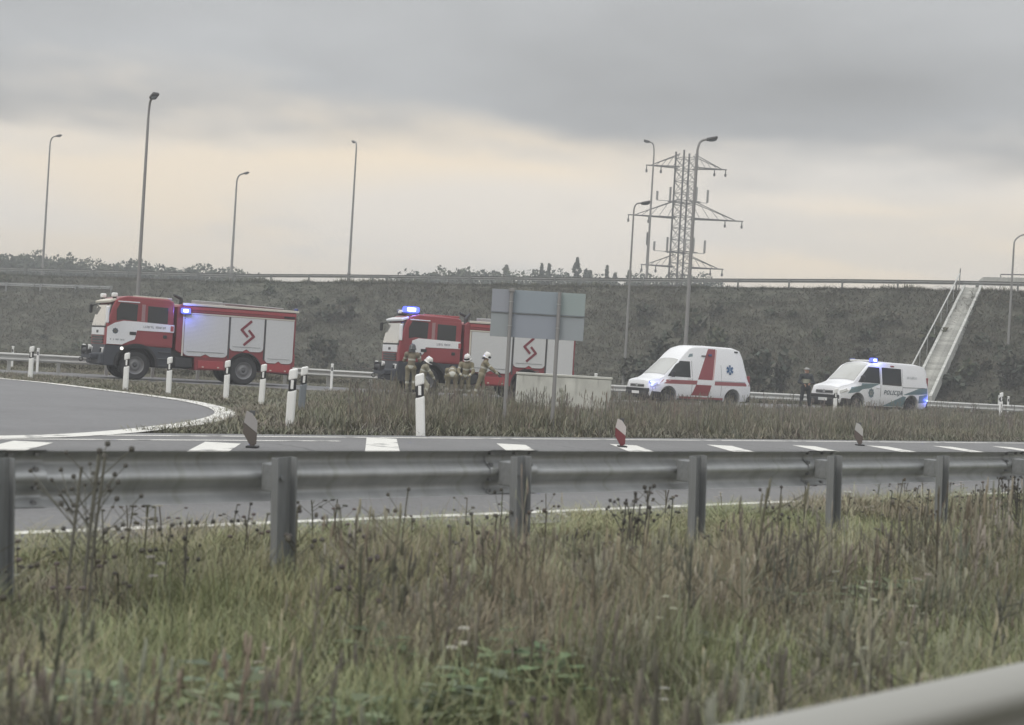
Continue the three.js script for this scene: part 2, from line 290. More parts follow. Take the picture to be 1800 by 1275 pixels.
{
  const far = [], near = [], nF = (t) => 7.22 + 0.0036 * Math.max(0, t - 2) ** 2 * (t < 20 ? 1 : 18 / (t - 2 + 0.001) * 1.6);
  const F = []; for (let k = -4; k < 18; k++) { const t = 4.58 + (k < 1 ? 1.74 : 1.965) * (k - 1), n = 7.2 + 0.0028 * clamp(t - 3, 0, 40) ** 1.9; const [X, Z] = road(n, t); F.push([X, 0.02 - 0.035 * smooth(7, 16, t), Z]); }
  guardrail('galvanised guardrail running across in front of the slip road, seen from behind', F, { side: 1, post: 0.14, lean: 0.05, postMat: M.post, bolts: true, seed: 4 });
  const B = []; for (let k = -3; k < 8; k++) { const [X, Z] = road(1.63, k * 4); B.push([X, -0.02, Z]); }
  guardrail('near guardrail with pale top cutting the lower right corner', B, { side: -1, every: 1, mat: M.galvPale, seed: 9 });
  const R = [[-70, 24], [-40, 40.5], [-19.9, 53], [-7.4, 59.5], [4.9, 61.8], [11.3, 63], [25.5, 68.5], [50, 81], [80, 100]], rt = (X) => mix(0.6, 0.74, smooth(-8, 25, X));
  const rp = spline(R, 90).map(([X, Z]) => [X, rt(X) - 0.75 + 0.02, Z]);
  guardrail('pale guardrail along the ramp behind the emergency vehicles', rp, { side: -1, every: 2, mat: M.rampRail, seed: 12 });
  const C = []; for (let X = -112; X <= 72; X += 3.6) { const [z] = crest(X), zz = z + 0.3; C.push([X, bank(X, zz)[0], zz]); }
  guardrail('long guardrail on top of the embankment against the sky', C, { side: 1, every: 2, mat: M.galvDull, seed: 15 });
  const D = []; for (let X = -112; X <= -33; X += 3.6) { const [z, , c] = crest(X), zz = z - 4.1 / c; D.push([X, bank(X, zz)[0], zz]); }
  guardrail('second guardrail lower down the left side of the embankment', D, { side: 1, every: 2, seed: 18 });
}

// ---------------------------------------------------------------- bridge end, stairs
{
  const w = (X) => crest(X)[0];
  const p = thing('bridge_parapet', 'pale concrete bridge parapet at the right end of the embankment top', 'parapet', [33.2, 8.6, -w(33.2)]);
  const g = [], rail = [];
  for (let i = 0; i < 8; i++) {
    const X0 = 33.2 + i * 4.5, X1 = X0 + 4.44, z0 = w(X0) + 0.75, z1 = w(X1) + 0.75, L = Math.hypot(X1 - X0, z1 - z0);
    const s = new THREE.Shape([[0, 0.48], [i ? 0 : 0.55, 0.98], [L, 0.98], [L, 0.48]].map((q) => new THREE.Vector2(...q)));
    const m = part('panel', new THREE.ExtrudeGeometry(s, { depth: 0.16, bevelEnabled: false }), M.concrete, p);
    m.position.set(X0 - 33.2, 0, -z0 + w(33.2)); m.rotation.y = Math.atan2(z1 - z0, X1 - X0);
    part('post', box(0.05, 0.25, -0.3, 0.5, 0.01, 0.15), M.concrete, m);
  }
  const h = thing('bridge_handrail', 'thin dark handrail above the bridge parapet at the right edge', 'handrail', [34.9, 8.6, -w(34.9) - 1.6]);
  for (let i = 0; i < 9; i++) {
    const X0 = i * 3, a = V(X0, 1.26, -(w(34.9 + X0) - w(34.9))), b = V(X0 + 3, 1.26, -(w(37.9 + X0) - w(34.9)));
    part('rail', bar(a, b, 0.04), M.poleDark, h); part('post', bar(V(a.x, -0.2, a.z), a, 0.03), M.poleDark, h);
  }
  // concrete stairs up the bank
  const A = V(23.75, 0.7, -79.2), B = V(32.9, 8.75, -98.6), st = thing('embankment_stairs', 'long concrete stairs with a handrail climbing the embankment behind the police van', 'stairs', [A.x, A.y, A.z]);
  const d = B.clone().sub(A), run = Math.hypot(d.x, d.z), ang = Math.atan2(-d.z, d.x), K = 46, tr = run / K, ri = d.y / K;
  st.rotation.y = ang; // local x runs up the bank, local z across to the right
  const step = new RoundedBoxGeometry(tr + 0.03, 0.5, 1.0, 1, 0.012);
  const r = rng(33), mats = [0.95, 1.05, 1.22].map((k) => { const m = M.concrete.clone(); m.color.setScalar(k); return m; });
  for (let i = 0; i < K; i++) { const m = part('step', step, mats[Math.floor(r() * 3)], st); m.position.set((i + 0.5) * tr, (i + 1) * ri - 0.25, 0); }
  const slope = (z0, z1, up, dn) => { const s = new THREE.Shape([[0, -dn], [run, d.y - dn], [run, d.y + up], [0, up]].map((q) => new THREE.Vector2(...q))); return new THREE.ExtrudeGeometry(s, { depth: z1 - z0, bevelEnabled: false }).translate(0, 0, z0); };
  part('kerb', slope(-0.66, -0.5, 0.22, 0.5), mats[2], st); part('kerb', slope(0.5, 0.66, 0.22, 0.5), mats[2], st);
  const at = (s, y, z) => V(run * s, d.y * s + y, z), hr = part('handrail', bar(at(-0.01, 1.0, -0.95), at(1.0, 1.0, -0.95), 0.05), M.rampRail, st);
  for (let i = 0; i <= 8; i++) part('baluster', bar(at(i / 8, -0.3, -0.95), at(i / 8, 1.0, -0.95), 0.022), M.galv, st);
  part('end_post', bar(at(1, -0.2, -0.95), V(run + 0.2, d.y + 1.4, -0.95), 0.04), M.poleDark, st);
}

// ---------------------------------------------------------------- street lamps
function lampPost(label, X, y, Z, h, dir, arm = 1.6, rise = 0.9, rad = 0.1, mat = M.pole, sway = 0) {
  const t = thing('street_lamp', label, 'street lamp', [X, y, -Z], dir, 'street lamps round the interchange');
  const hp = h - rise;
  part('pole', new THREE.CylinderGeometry(rad * 0.55, rad, hp + 0.6, 10).translate(0, hp / 2 - 0.3, 0), mat, t);
  part('arm', tube([V(0, hp - 0.05, 0), V(0.04, hp + rise * 0.45, 0), V(arm * 0.3, h - rise * 0.18, 0), V(arm, h, 0)], rad * 0.5, 18, 8), mat, t);
  part('base_sleeve', new THREE.CylinderGeometry(rad * 1.25, rad * 1.3, 1.1, 10).translate(0, 0.3, 0), mat, t);
  const hd = part('lamp_head', new RoundedBoxGeometry(0.55, 0.15, 0.3, 3, 0.06).rotateZ(0.25).translate(arm + 0.16, h + 0.02, 0), M.poleDark, t);
  part('glass_cover', new THREE.SphereGeometry(0.15, 12, 6, 0, 6.3, Math.PI / 2, Math.PI / 2).scale(1.6, 0.5, 0.8).rotateZ(0.16).translate(arm + 0.18, h - 0.05, 0), M.signBack, hd);
  return t;
}
lampPost('pale lamp post at the far left edge, standing behind the embankment crest', -46.2, 6.7, 133, 14.1, -0.25, 0.75, 1.0, 0.13);
lampPost('tallest lamp post, standing behind the cab of the left fire engine', -16.6, -0.1, 60, 12.15, -1.0, 0.5, 0.9, 0.105);
lampPost('lamp post on the bank above the box body of the left fire engine', -27.3, 6.3, 130.5, 11.6, -0.5, 0.95, 1.1, 0.15);
lampPost('slim lamp post on the crest in the treeless gap between the two engines', -14.9, 7.6, 121, 12.6, Math.PI - 1.1, 0.6, 0.8, 0.13);
lampPost('lamp post just left of the pylon with its head turned to the left', 10.9, 8.2, 115, 12.5, Math.PI - 0.2, 0.5, 1.0, 0.12);
lampPost('thin lower lamp post rising left of the ambulance with its arm over to the right', 6.6, 0.1, 80, 11.1, 0.0, 0.5, 0.45, 0.09);
lampPost('lamp post rising behind the ambulance roof in front of the pylon', 8.45, 0.2, 67, 12.75, 0.1, 0.55, 0.9, 0.115);
lampPost('lamp post at the right edge of the picture beside the bridge parapet', 31.5, 0.3, 87, 11.3, 0.05, 1.5, 1.0, 0.1);

// ---------------------------------------------------------------- pylon
{
  const t = thing('pylon', 'steel lattice pylon with three crossarms and antennas beyond the embankment', 'pylon', [20.2, 0, -170], 0.42);
  const a = 0.97, H = 28.9, w = (y) => a + Math.max(0, 12 - y) * 0.11;
  for (const [sx, sz] of [[-1, -1], [1, -1], [1, 1], [-1, 1]]) part('leg', [bar(V(sx * w(0), -0.3, sz * w(0)), V(sx * a, 12, sz * a), 0.13), bar(V(sx * a, 12, sz * a), V(sx * a, H, sz * a), 0.12)], M.poleDark, t);
  const br = [];
  for (let y = 0.5; y < H - 1; y += 1.45) {
    const y1 = Math.min(H, y + 1.45), p = w(y), q = w(y1);
    for (const f of [0, 1, 2, 3]) { const R = (x, yy, z) => V(x, yy, z).applyAxisAngle(V(0, 1, 0), f * Math.PI / 2); br.push(bar(R(-p, y, p), R(q, y1, q), 0.035, 0.035, 4), bar(R(p, y, p), R(-q, y1, q), 0.035, 0.035, 4), bar(R(-q, y1, q), R(q, y1, q), 0.04, 0.04, 4)); }
  }
  part('bracing', br, M.poleDark, t).userData.kind = 'stuff';
  const R0 = (x, y, z) => V(x, y, z).applyAxisAngle(V(0, 1, 0), -0.42); // crossarms stand square to the line of sight
  const armAt = (y, l, r, up) => {
    const g = [];
    for (const [e, s] of [[-l, -1], [r, 1]]) {
      for (const z of [-0.8, 0.8]) { g.push(bar(R0(s * 0.9, y, z), R0(e, y + 0.05, 0), 0.085, 0.07, 5), bar(R0(s * 0.9, y + up, z), R0(e * 0.86, y + 0.12, 0), 0.055, 0.05, 5)); }
      for (let k = 1; k < 5; k++) { const x = mix(s * 0.9, e, k / 5.5); g.push(bar(R0(x, y, 0.8 * (1 - k / 5.5)), R0(x, y, -0.8 * (1 - k / 5.5)), 0.04, 0.04, 4), bar(R0(x, y, 0), R0(mix(s * 0.9, e, (k - 1) / 5.5), y + up * (1 - (k - 1) / 5), 0), 0.035, 0.035, 4)); }
    }
    const m = part('crossarm', g, M.poleDark, t);
    for (const e of [-l + 0.1, -l * 0.62, r - 0.15, r * 0.7]) part('insulator', [bar(R0(e, y, 0), R0(e, y - 0.85, 0), 0.06, 0.09, 6), bar(R0(e, y - 0.5, 0), R0(e, y - 0.8, 0), 0.14, 0.14, 8)], M.poleDark, m);
  };
  armAt(26.9, 5.0, 5.1, 1.6); armAt(20.6, 6.9, 7.5, 2.2); armAt(14.5, 4.9, 5.4, 1.5);
  for (const y of [22.7, 16.4]) {
    const pf = part('antenna_platform', [box(-1.5, 1.5, y - 0.08, y, -1.5, -1.42), box(-1.5, 1.5, y - 0.08, y, 1.42, 1.5), box(-1.5, -1.42, y - 0.08, y, -1.42, 1.42), box(1.42, 1.5, y - 0.08, y, -1.42, 1.42), box(-1.4, 1.4, y - 0.16, y - 0.09, -0.06, 0.06)], M.poleDark, t);
    for (const [x, z, h] of [[2.9, 0, 1.5], [-3.4, 0.2, 1.0], [0.2, 1.9, 1.4], [-1.6, -1.5, 1.8], [1.3, 1.5, 1.6]]) { const c = R0(x, y, z); part('antenna', [box(-0.12, 0.12, -0.1, h, -0.09, 0.09, 0.03).translate(c.x, y + 0.1, c.z), bar(V(c.x, y - 0.05, c.z), V(c.x * 0.4, y - 0.05, c.z * 0.4), 0.04, 0.04, 4)], M.pole, pf); }
  }
  { const c = R0(-4.2, 0, 0); part('antenna', [bar(V(c.x, 14.2, c.z), V(c.x, 18.2, c.z), 0.1, 0.08), box(-0.2, 0.2, 17.0, 18.6, -0.14, 0.14, 0.05).translate(c.x, 0, c.z)], M.poleDark, t); }
}

// ---------------------------------------------------------------- delineator posts, lane markers, sign, concrete block
const delGeo = (() => {
  const sh = (y0, y1, w, d, slantTop = 0, slantBot = 0) => { // flat post body with a rounded front, faces in x
    const g = new RoundedBoxGeometry(w, y1 - y0, d, 3, 0.035).translate(0, (y0 + y1) / 2, 0), p = g.attributes.position;
    for (let i = 0; i < p.count; i++) { const k = p.getY(i) > (y0 + y1) / 2 ? slantTop : slantBot; p.setY(i, p.getY(i) + k * p.getX(i)); }
    g.computeVertexNormals(); return g;
  };
  return { body: sh(-0.3, 0.66, 0.145, 0.09, 0.25, 0), band: sh(0.62, 0.86, 0.125, 0.082, 0.3, 0.3), head: sh(0.83, 1.02, 0.145, 0.09, 0.25, 0.3), refl: box(-0.024, 0.024, 0.68, 0.83, 0.036, 0.046, 0.004) };
})();
function delineator(label, X, Z, h, lean = 0, turn = 0) {
  const t = thing('delineator_post', label, 'delineator post', [X, gy(X, Z), -Z], turn, 'white delineator posts along the roads');
  t.rotation.z = lean; t.scale.setScalar(h / 1.0);
  part('post_body', delGeo.body, M.plateWhite, t); part('black_band', delGeo.band, M.black, t); part('post_head', delGeo.head, M.plateWhite, t); part('reflector', delGeo.refl, M.plateWhite, t);
  return t;
}
function slimPost(label, X, Z, h) { // thin plain marker
  const t = thing('slim_marker_post', label, 'marker post', [X, gy(X, Z), -Z], 0, 'thin white marker posts beside the guardrail');
  part('post_body', new RoundedBoxGeometry(0.1, h, 0.05, 2, 0.02).translate(0, h / 2, 0), M.plateWhite, t); part('cap', new RoundedBoxGeometry(0.11, 0.06, 0.06, 2, 0.02).translate(0, h - 0.01, 0), M.plateWhite, t);
  part('reflector', box(-0.03, 0.03, h - 0.25, h - 0.12, 0.026, 0.034), M.darkGrey, t);
}
delineator('leftmost white delineator, beyond the asphalt bend', -15.41, 43.82, 1.02);
delineator('white delineator in front of the left engine\'s front wheel', -10.91, 38.73, 1.04);
delineator('white delineator in front of the left engine\'s dark step box', -9.52, 38.08, 1.0, 0.01);
delineator('white delineator just left of the left engine\'s rear wheel', -7.57, 36.43, 1.02);
delineator('white delineator just right of the left engine\'s rear wheel', -6.26, 34.45, 1.0, -0.02);
delineator('larger left one of two delineators standing together near the tip of the bend', -3.91, 24.43, 1.07, -0.015);
delineator('greyer delineator standing right behind the large one near the bend', -4.6, 30.2, 1.05, -0.03, 0.3).children[0].material = M.signBack;
delineator('large white delineator in front of the firefighters', -1.54, 24.23, 1.12, 0.075);
delineator('white delineator in front of the police van', 12.62, 53.0, 1.0);
delineator('white delineator at the right edge in front of the guardrail', 24.08, 67.0, 1.16);
slimPost('thin white marker post left of the left engine', -18.6, 53.6, 1.0);
slimPost('thin white marker post between the two fire engines', -6.89, 52.5, 1.08);
slimPost('thin white marker post behind the guardrail at the left edge', -22.3, 61, 0.95);
slimPost('small white marker post behind the right end of the concrete block', 2.85, 46, 1.22);
slimPost('thin white marker post behind the guardrail, left of the right-edge delineator', 27.2, 76, 1.05);
slimPost('thin white marker post just right of the right-edge delineator', 25.6, 70.2, 1.0);

function laneMarker(label, X, Z, low, up, turn) {
  const t = thing('lane_marker', label, 'lane marker', [X, 0.013, -Z], turn, 'leaning lane markers along the slip road');
  part('lower_plate', plate([[0.03, 0], [0.1, 0.05], [0.1, 0.2], [-0.09, 0.34], [-0.09, 0.19]], 0.01, 0.02, 0.004), low, t);
  part('upper_plate', plate([[-0.09, 0.343], [0.1, 0.203], [0.1, 0.36], [0.02, 0.47], [-0.06, 0.5]], 0.012, 0.02, 0.004), up, t);
  part('foot', new RoundedBoxGeometry(0.16, 0.03, 0.2, 2, 0.012).translate(0.05, 0.01, 0), M.black, t);
  part('top_lug', box(-0.02, 0.06, 0.44, 0.51, -0.016, 0.0, 0.006), M.darkGrey, t);
}
laneMarker('brown and grey lane marker in front of the tip of the bend', -3.57, 18.91, std([0.09, 0.075, 0.065], 0.7), std([0.3, 0.285, 0.28], 0.7), 0);
laneMarker('dark red and white lane marker right of the concrete block', 2.0, 24.34, std([0.16, 0.03, 0.035], 0.6), std([0.5, 0.46, 0.44], 0.6), 0.1);
laneMarker('grey and brown lane marker below the police van', 7.82, 30.49, std([0.11, 0.085, 0.075], 0.7), std([0.42, 0.41, 0.39], 0.6), 0.1);

{
  const t = thing('road_sign', 'grey back of a large road sign on two posts, before the right engine', 'road sign', [0.47, -0.03, -28.5], -0.03);
  part('post', new THREE.CylinderGeometry(0.04, 0.045, 3.25, 10).translate(-0.56, 1.33, 0), M.pole, t);
  part('post', new THREE.CylinderGeometry(0.04, 0.045, 3.25, 10).translate(0.44, 1.33, 0), M.pole, t);
  const cols = [[-0.97, -0.575], [-0.565, 0.43], [0.44, 0.985]], tone = [[0.3, 0.325, 0.35], [0.285, 0.315, 0.35], [0.3, 0.34, 0.35]], r = rng(5);
  for (let c = 0; c < 3; c++) for (let k = 0; k < 2; k++) {
    const m = part('panel', box(cols[c][0], cols[c][1], 1.96 + k * 0.5, 2.45 + k * 0.5, -0.075 - 0.003 * c, -0.055 - 0.003 * c, 0.004), std(tone[c].map((v) => v * (0.97 + r() * 0.06)), 0.7, 0.1), t);
    if (k) part('edge_lip', box(cols[c][0] + 0.002, cols[c][1] - 0.002, 1.965 + k * 0.5, 1.985 + k * 0.5, -0.056, -0.03), M.signBack, m);
  }
  for (const y of [2.2, 2.7]) { for (const x of [-0.56, 0.44]) part('clamp', new THREE.TorusGeometry(0.046, 0.008, 6, 12).rotateX(Math.PI / 2).translate(x, y, 0), M.galv, t); }
  part('bracket', box(-0.62, -0.5, 2.9, 2.98, -0.04, 0.05, 0.01), M.pole, t);
}
{
  const t = thing('concrete_block', 'low weathered concrete block half hidden in the weeds below the road sign', 'concrete block', [1.55, -0.05, -40.1], 0.06);
  const g = new RoundedBoxGeometry(2.76, 1.14, 0.55, 4, 0.04).translate(0, 0.55, 0), p = g.attributes.position;
  for (let i = 0; i < p.count; i++) p.setZ(i, p.getZ(i) + (fbm(p.getX(i) * 3 + 9, p.getY(i) * 3, 4, 3) - 0.5) * 0.02);
  const uv = g.attributes.uv; for (let i = 0; i < p.count; i++) uv.setXY(i, p.getX(i) + p.getZ(i), p.getY(i));
  g.computeVertexNormals(); const paleC = M.concrete.clone(); paleC.color.setRGB(1.35, 1.35, 1.32);
  part('slab', g, paleC, t); part('coping', new RoundedBoxGeometry(2.8, 0.07, 0.59, 2, 0.015).translate(0, 1.15, 0), paleC, t);
  for (const x of [-0.8, 0.8]) part('lifting_eye', new THREE.TorusGeometry(0.05, 0.012, 6, 12).translate(x, 1.19, 0), M.poleDark, t);
}

// ---------------------------------------------------------------- flat print
function printTex(w, h, draw) {
  const c = document.createElement('canvas'); c.width = w; c.height = h; const x = c.getContext('2d'); draw(x, w, h);
  const t = new THREE.CanvasTexture(c); t.colorSpace = THREE.SRGBColorSpace; return new THREE.MeshStandardMaterial({ map: t, alphaTest: 0.5, roughness: 0.55 });
}
const scribble = (color, seed, rows = 1) => printTex(256, 48 * rows, (x, w, h) => { const r = rng(seed); x.fillStyle = color; for (let k = 0; k < rows; k++) for (let p = 6; p < w - 12;) { const l = 5 + r() * 7; if (r() > 0.14) { x.fillRect(p, k * 48 + 10, 3, 26); x.fillRect(p, k * 48 + (r() > 0.5 ? 10 : 33), l, 4); if (r() > 0.5) x.fillRect(p + l - 3, k * 48 + 10, 3, 26); } p += l + 5; } });
const crestMat = (ring, core) => printTex(128, 128, (x) => { x.fillStyle = ring; x.beginPath(); for (let i = 0; i < 16; i++) { const a = i / 16 * 6.2832, q = i % 2 ? 50 : 62; x.lineTo(64 + Math.sin(a) * q, 64 - Math.cos(a) * q); } x.fill(); x.fillStyle = core; x.beginPath(); x.arc(64, 64, 26, 0, 6.3); x.fill(); x.fillStyle = ring; x.fillRect(58, 44, 12, 40); x.fillRect(46, 56, 36, 10); });
const starMat = printTex(128, 128, (x) => { x.fillStyle = '#2e5680'; x.translate(64, 64); for (let i = 0; i < 3; i++) { x.fillRect(-15, -60, 30, 120); x.rotate(Math.PI / 3); } x.fillStyle = '#c9d3da'; x.fillRect(-3, -40, 6, 80); x.beginPath(); x.arc(0, -18, 9, 0, 6.3); x.fill(); });
const policeMat = printTex(512, 96, (x) => { x.fillStyle = '#3f5058'; x.font = 'italic bold 84px sans-serif'; x.textBaseline = 'middle'; x.textAlign = 'center'; x.fillText('POLICIJA', 256, 50, 500); });
const stripeText = scribble('#6a6672', 3), doorText = scribble('#5a6068', 8), rearText = scribble('#6d7678', 5), tinyText = scribble('#8a3038', 9);
const crestDark = crestMat('#4a5560', '#7b6a4a'), crestGrey = crestMat('#68767c', '#9a9488');
const decal = (w, h, x, y, z) => new THREE.PlaneGeometry(w, h).translate(x, y, z);

// ---------------------------------------------------------------- wheels
const wheelGeos = new Map();
function wheel(parent, x, z, R, W, face, rimMat = M.rim) { // face: +1 looks towards +z
  const key = R + '_' + W;
  if (!wheelGeos.has(key)) {
    const k = R, tyre = new THREE.LatheGeometry([[0.6 * k, -W / 2 + 0.02], [0.86 * k, -W / 2], [0.97 * k, -W / 2 + 0.03], [k, -W / 4], [k, W / 4], [0.97 * k, W / 2 - 0.03], [0.86 * k, W / 2], [0.6 * k, W / 2 - 0.02]].map((p) => new THREE.Vector2(...p)), 32).rotateX(Math.PI / 2);
    const rim = new THREE.LatheGeometry([[0.0, W / 2 - 0.05], [0.18 * k, W / 2 - 0.05], [0.2 * k, W / 2 - 0.02], [0.3 * k, W / 2 - 0.03], [0.36 * k, W / 2 - 0.11], [0.5 * k, W / 2 - 0.1], [0.56 * k, W / 2 - 0.02], [0.61 * k, W / 2 - 0.012]].map((p) => new THREE.Vector2(...p)), 28).rotateX(Math.PI / 2);
    const hub = new THREE.LatheGeometry([[0, W / 2 + 0.02], [0.1 * k, W / 2 + 0.015], [0.14 * k, W / 2 - 0.04]].map((p) => new THREE.Vector2(...p)), 16).rotateX(Math.PI / 2);
    wheelGeos.set(key, { tyre, rim, hub });
  }
  const g = wheelGeos.get(key), w = part('wheel', g.tyre, M.rubber, parent);
  w.position.set(x, R, z); if (face < 0) w.rotation.y = Math.PI;
  part('rim', g.rim, rimMat, w); part('hub', g.hub, M.darkGrey, w);
  return w;
}
function blueLamp(parent, name, x, y, z, sx, sy, sz, lit = 1, power = 3) {
  const m = part(name, new RoundedBoxGeometry(sx, sy, sz, 3, Math.min(sx, sy, sz) * 0.35), lit ? M.blueLit : M.blueOff, parent); m.position.set(x, y, z);
  part('lamp_base', new RoundedBoxGeometry(sx * 1.04, sy * 0.22, sz * 1.04, 2, 0.01).translate(0, -sy * 0.58, 0), M.dark, m);
  if (lit) {
    part('glowing_bulb', new RoundedBoxGeometry(sx * 0.55, sy * 0.55, sz * 0.3, 3, 0.02).translate(-sx * 0.05, 0, sz * 0.42), M.blueCore, m);
    const l = new THREE.PointLight(new THREE.Color(0.12, 0.16, 1), power); l.position.set(0, 0, sz * 0.5 + 0.14); l.castShadow = true; l.shadow.radius = 4; m.add(l);
  }
  return m;
}

// ---------------------------------------------------------------- fire engines: local x runs from the front to the rear, the side we see is z = 0
const arcPts = (cx, cy, r, a0, a1, k = 14) => Array.from({ length: k + 1 }, (_, i) => { const a = mix(a0, a1, i / k); return [cx + r * Math.cos(a), cy + r * Math.sin(a)]; });
function bracket(x0, x1, y0, y1) { // roller-shutter field whose lower edge runs like a curly bracket
  const xm = (x0 + x1) / 2, w = (x1 - x0) / 2, p = [[x0, y1], [x0, y0 + 0.13]];
  p.push([x0 + 0.03, y0 + 0.07], [x0 + 0.1, y0 + 0.015], [x0 + 0.2, y0]); p.push([xm - 0.22 * w, y0], [xm - 0.1 * w, y0 + 0.05], [xm, y0 + 0.09], [xm + 0.1 * w, y0 + 0.05], [xm + 0.22 * w, y0]);
  p.push([x1 - 0.2, y0], [x1 - 0.1, y0 + 0.015], [x1 - 0.03, y0 + 0.07], [x1, y0 + 0.13], [x1, y1]);
  return p;
}
function fireEngine(label, pos, turn, second) {
  const t = thing('fire_engine', label, 'fire engine', pos, turn, 'red and white fire engines');
  const W = 2.5, FW = 1.15, RW = 5.35;
  part('chassis', [box(0.5, 7.2, 0.62, 1.02, -1.75, -0.75), box(0.9, 7.1, 0.5, 0.62, -1.45, -0.95), box(2.5, 7.0, 0.9, 1.2, -2.3, -0.2)], M.dark, t);
  // cab
  const cabOut = [[0.0, 1.27], [-0.01, 1.7], [0.02, 2.0], [0.2, 2.72], [0.3, 2.93], [0.46, 3.06], [0.75, 3.13], [2.3, 3.1], [2.46, 3.02], [2.5, 2.9], [2.5, 1.27]];
  const cab = part('cab', plate(cabOut, -0.02, W - 0.04, 0.05), M.red, t);
  const lowOut = [[-0.03, 0.5], [-0.06, 0.9], [0.0, 1.265], [2.47, 1.265], [2.47, 0.5], [1.92, 0.5], ...arcPts(FW, 0.55, 0.74, 0, Math.PI, 16), [0.3, 0.5]];
  part('lower_cab', plate(lowOut, -0.03, W - 0.06, 0.03), M.darkBlue, t);
  part('front_wheel_arch', [plate([...arcPts(FW, 0.55, 0.82, -0.05, Math.PI + 0.05, 18), ...arcPts(FW, 0.55, 0.73, Math.PI + 0.05, -0.05, 18)], 0.03, 0.5), box(FW - 0.72, FW + 0.72, 0.5, 1.24, -2.2, -0.62)], M.black, t);
  for (let i = 0; i < 3; i++) part('cab_step', box(1.96 + i * 0.01, 2.44, 0.56 + i * 0.26, 0.6 + i * 0.26, -0.03, 0.02, 0.008), M.darkGrey, t);
  // doors: outlines, white livery, windows
  const side = (o, z = 0.0, th = 0.02) => plate(o, z, th, 0.004);
  const fd = part('front_door', side([[0.2, 1.36], [1.14, 1.5], [1.16, 2.92], [0.42, 2.94], [0.14, 2.1]], -0.008, 0.02), M.red, t);
  part('handle', box(0.86, 1.1, 1.68, 1.8, -0.01, 0.035, 0.015), M.black, fd);
  part('window', side([[0.36, 2.18], [0.62, 2.24], [1.1, 2.2], [1.12, 2.83], [0.48, 2.86], [0.34, 2.6]], 0.006, 0.02), M.glass, fd);
  part('rain_gutter', box(0.38, 1.18, 2.885, 2.925, -0.01, 0.03, 0.008), M.white, fd);
  const rd = part('rear_door', side([[1.24, 1.36], [2.36, 1.36], [2.36, 2.92], [1.24, 2.92]], -0.008, 0.02), M.red, t);
  part('window', side([[1.5, 2.17], [2.26, 2.17], [2.26, 2.78], [1.5, 2.8]], 0.006, 0.02), M.glass, rd);
  part('handle', box(2.12, 2.26, 1.62, 1.74, -0.01, 0.035, 0.015), M.black, rd);
  part('pillar_strip', box(1.27, 1.4, 2.2, 2.84, -0.01, 0.008, 0.006), std([0.33, 0.2, 0.2], 0.5), rd);
  const liv = part('white_side_panel', second ? side([[0.42, 1.45], [0.5, 2.1], [0.75, 2.2], [2.46, 2.16], [2.46, 1.88], [1.06, 1.87], [0.98, 1.62], [0.8, 1.45]], 0.012, 0.018) : side([[0.03, 1.3], [0.03, 1.93], [0.3, 2.1], [0.62, 2.19], [1.14, 2.19], [2.52, 2.14], [2.52, 1.86], [1.13, 1.86], [1.06, 1.52], [0.86, 1.44], [0.6, 1.3]], 0.012, 0.018), M.white, t);
  if (!second) { part('crest', decal(0.24, 0.24, 0.33, 1.8, 0.016), crestDark, liv); part('lettering', decal(0.55, 0.11, 0.42, 1.48, 0.016), doorText, liv); }
  part('lettering', decal(second ? 0.7 : 1.05, 0.15, second ? 1.75 : 1.75, 2.01, 0.016), stripeText, liv);
  part('red_stripe_end', box(2.38, 2.5, 1.9, 2.1, -0.008, 0.018, 0.004), M.redBright, liv);
  part('side_marker_lamp', new THREE.SphereGeometry(0.06, 12, 8).translate(0.6, 1.16, 0.02), M.lamp, t);
  // front
  part('windscreen', new RoundedBoxGeometry(0.05, 0.84, W - 0.3, 3, 0.02).rotateZ(-0.225).translate(0.075, 2.36, -W / 2), M.windscreen, t);
  part('windscreen_frame', [box(-0.005, 0.05, 1.9, 1.97, -W + 0.12, -0.12, 0.01), bar(V(0.05, 1.95, -0.11), V(0.26, 2.84, -0.13), 0.045), bar(V(0.05, 1.95, -W + 0.11), V(0.26, 2.84, -W + 0.13), 0.045)], M.dark, t);
  part('wiper', [bar(V(-0.03, 1.98, -0.9), V(0.1, 2.4, -1.3), 0.014), bar(V(-0.03, 1.98, -1.7), V(0.1, 2.4, -2.1), 0.014)], M.black, t);
  part('sun_visor', new RoundedBoxGeometry(0.3, 0.1, W - 0.2, 3, 0.03).rotateZ(0.35).translate(0.2, 2.92, -W / 2), second ? M.white : M.cream, t);
  const fp = part('front_panel', box(-0.045, 0.0, 1.62, 1.9, -W + 0.2, -0.22, 0.015), M.white, t);
  part('badge', box(-0.055, -0.044, 1.7, 1.8, -W / 2 - 0.16, -W / 2 + 0.16, 0.004), M.darkGrey, fp);
  part('grille', [0, 1, 2].map((k) => box(-0.05, -0.005, 1.31 + k * 0.1, 1.38 + k * 0.1, -W + 0.35, -0.35, 0.01)), M.darkGrey, t);
  for (const z of [-0.32, -W + 0.32]) { const h = part('headlight', box(-0.09, 0.02, 0.96, 1.16, z - 0.17, z + 0.17, 0.03), M.plateWhite, t); part('lens', box(-0.1, -0.08, 0.98, 1.14, z - 0.14, z + 0.14, 0.02), M.glass, h); }
  const bp = part('front_bumper', [box(-0.16, 0.12, 0.52, 0.95, -W + 0.05, -0.05, 0.06), box(-0.42, -0.1, 0.72, 0.92, -W + 0.35, -0.45, 0.05)], M.darkBlue, t);
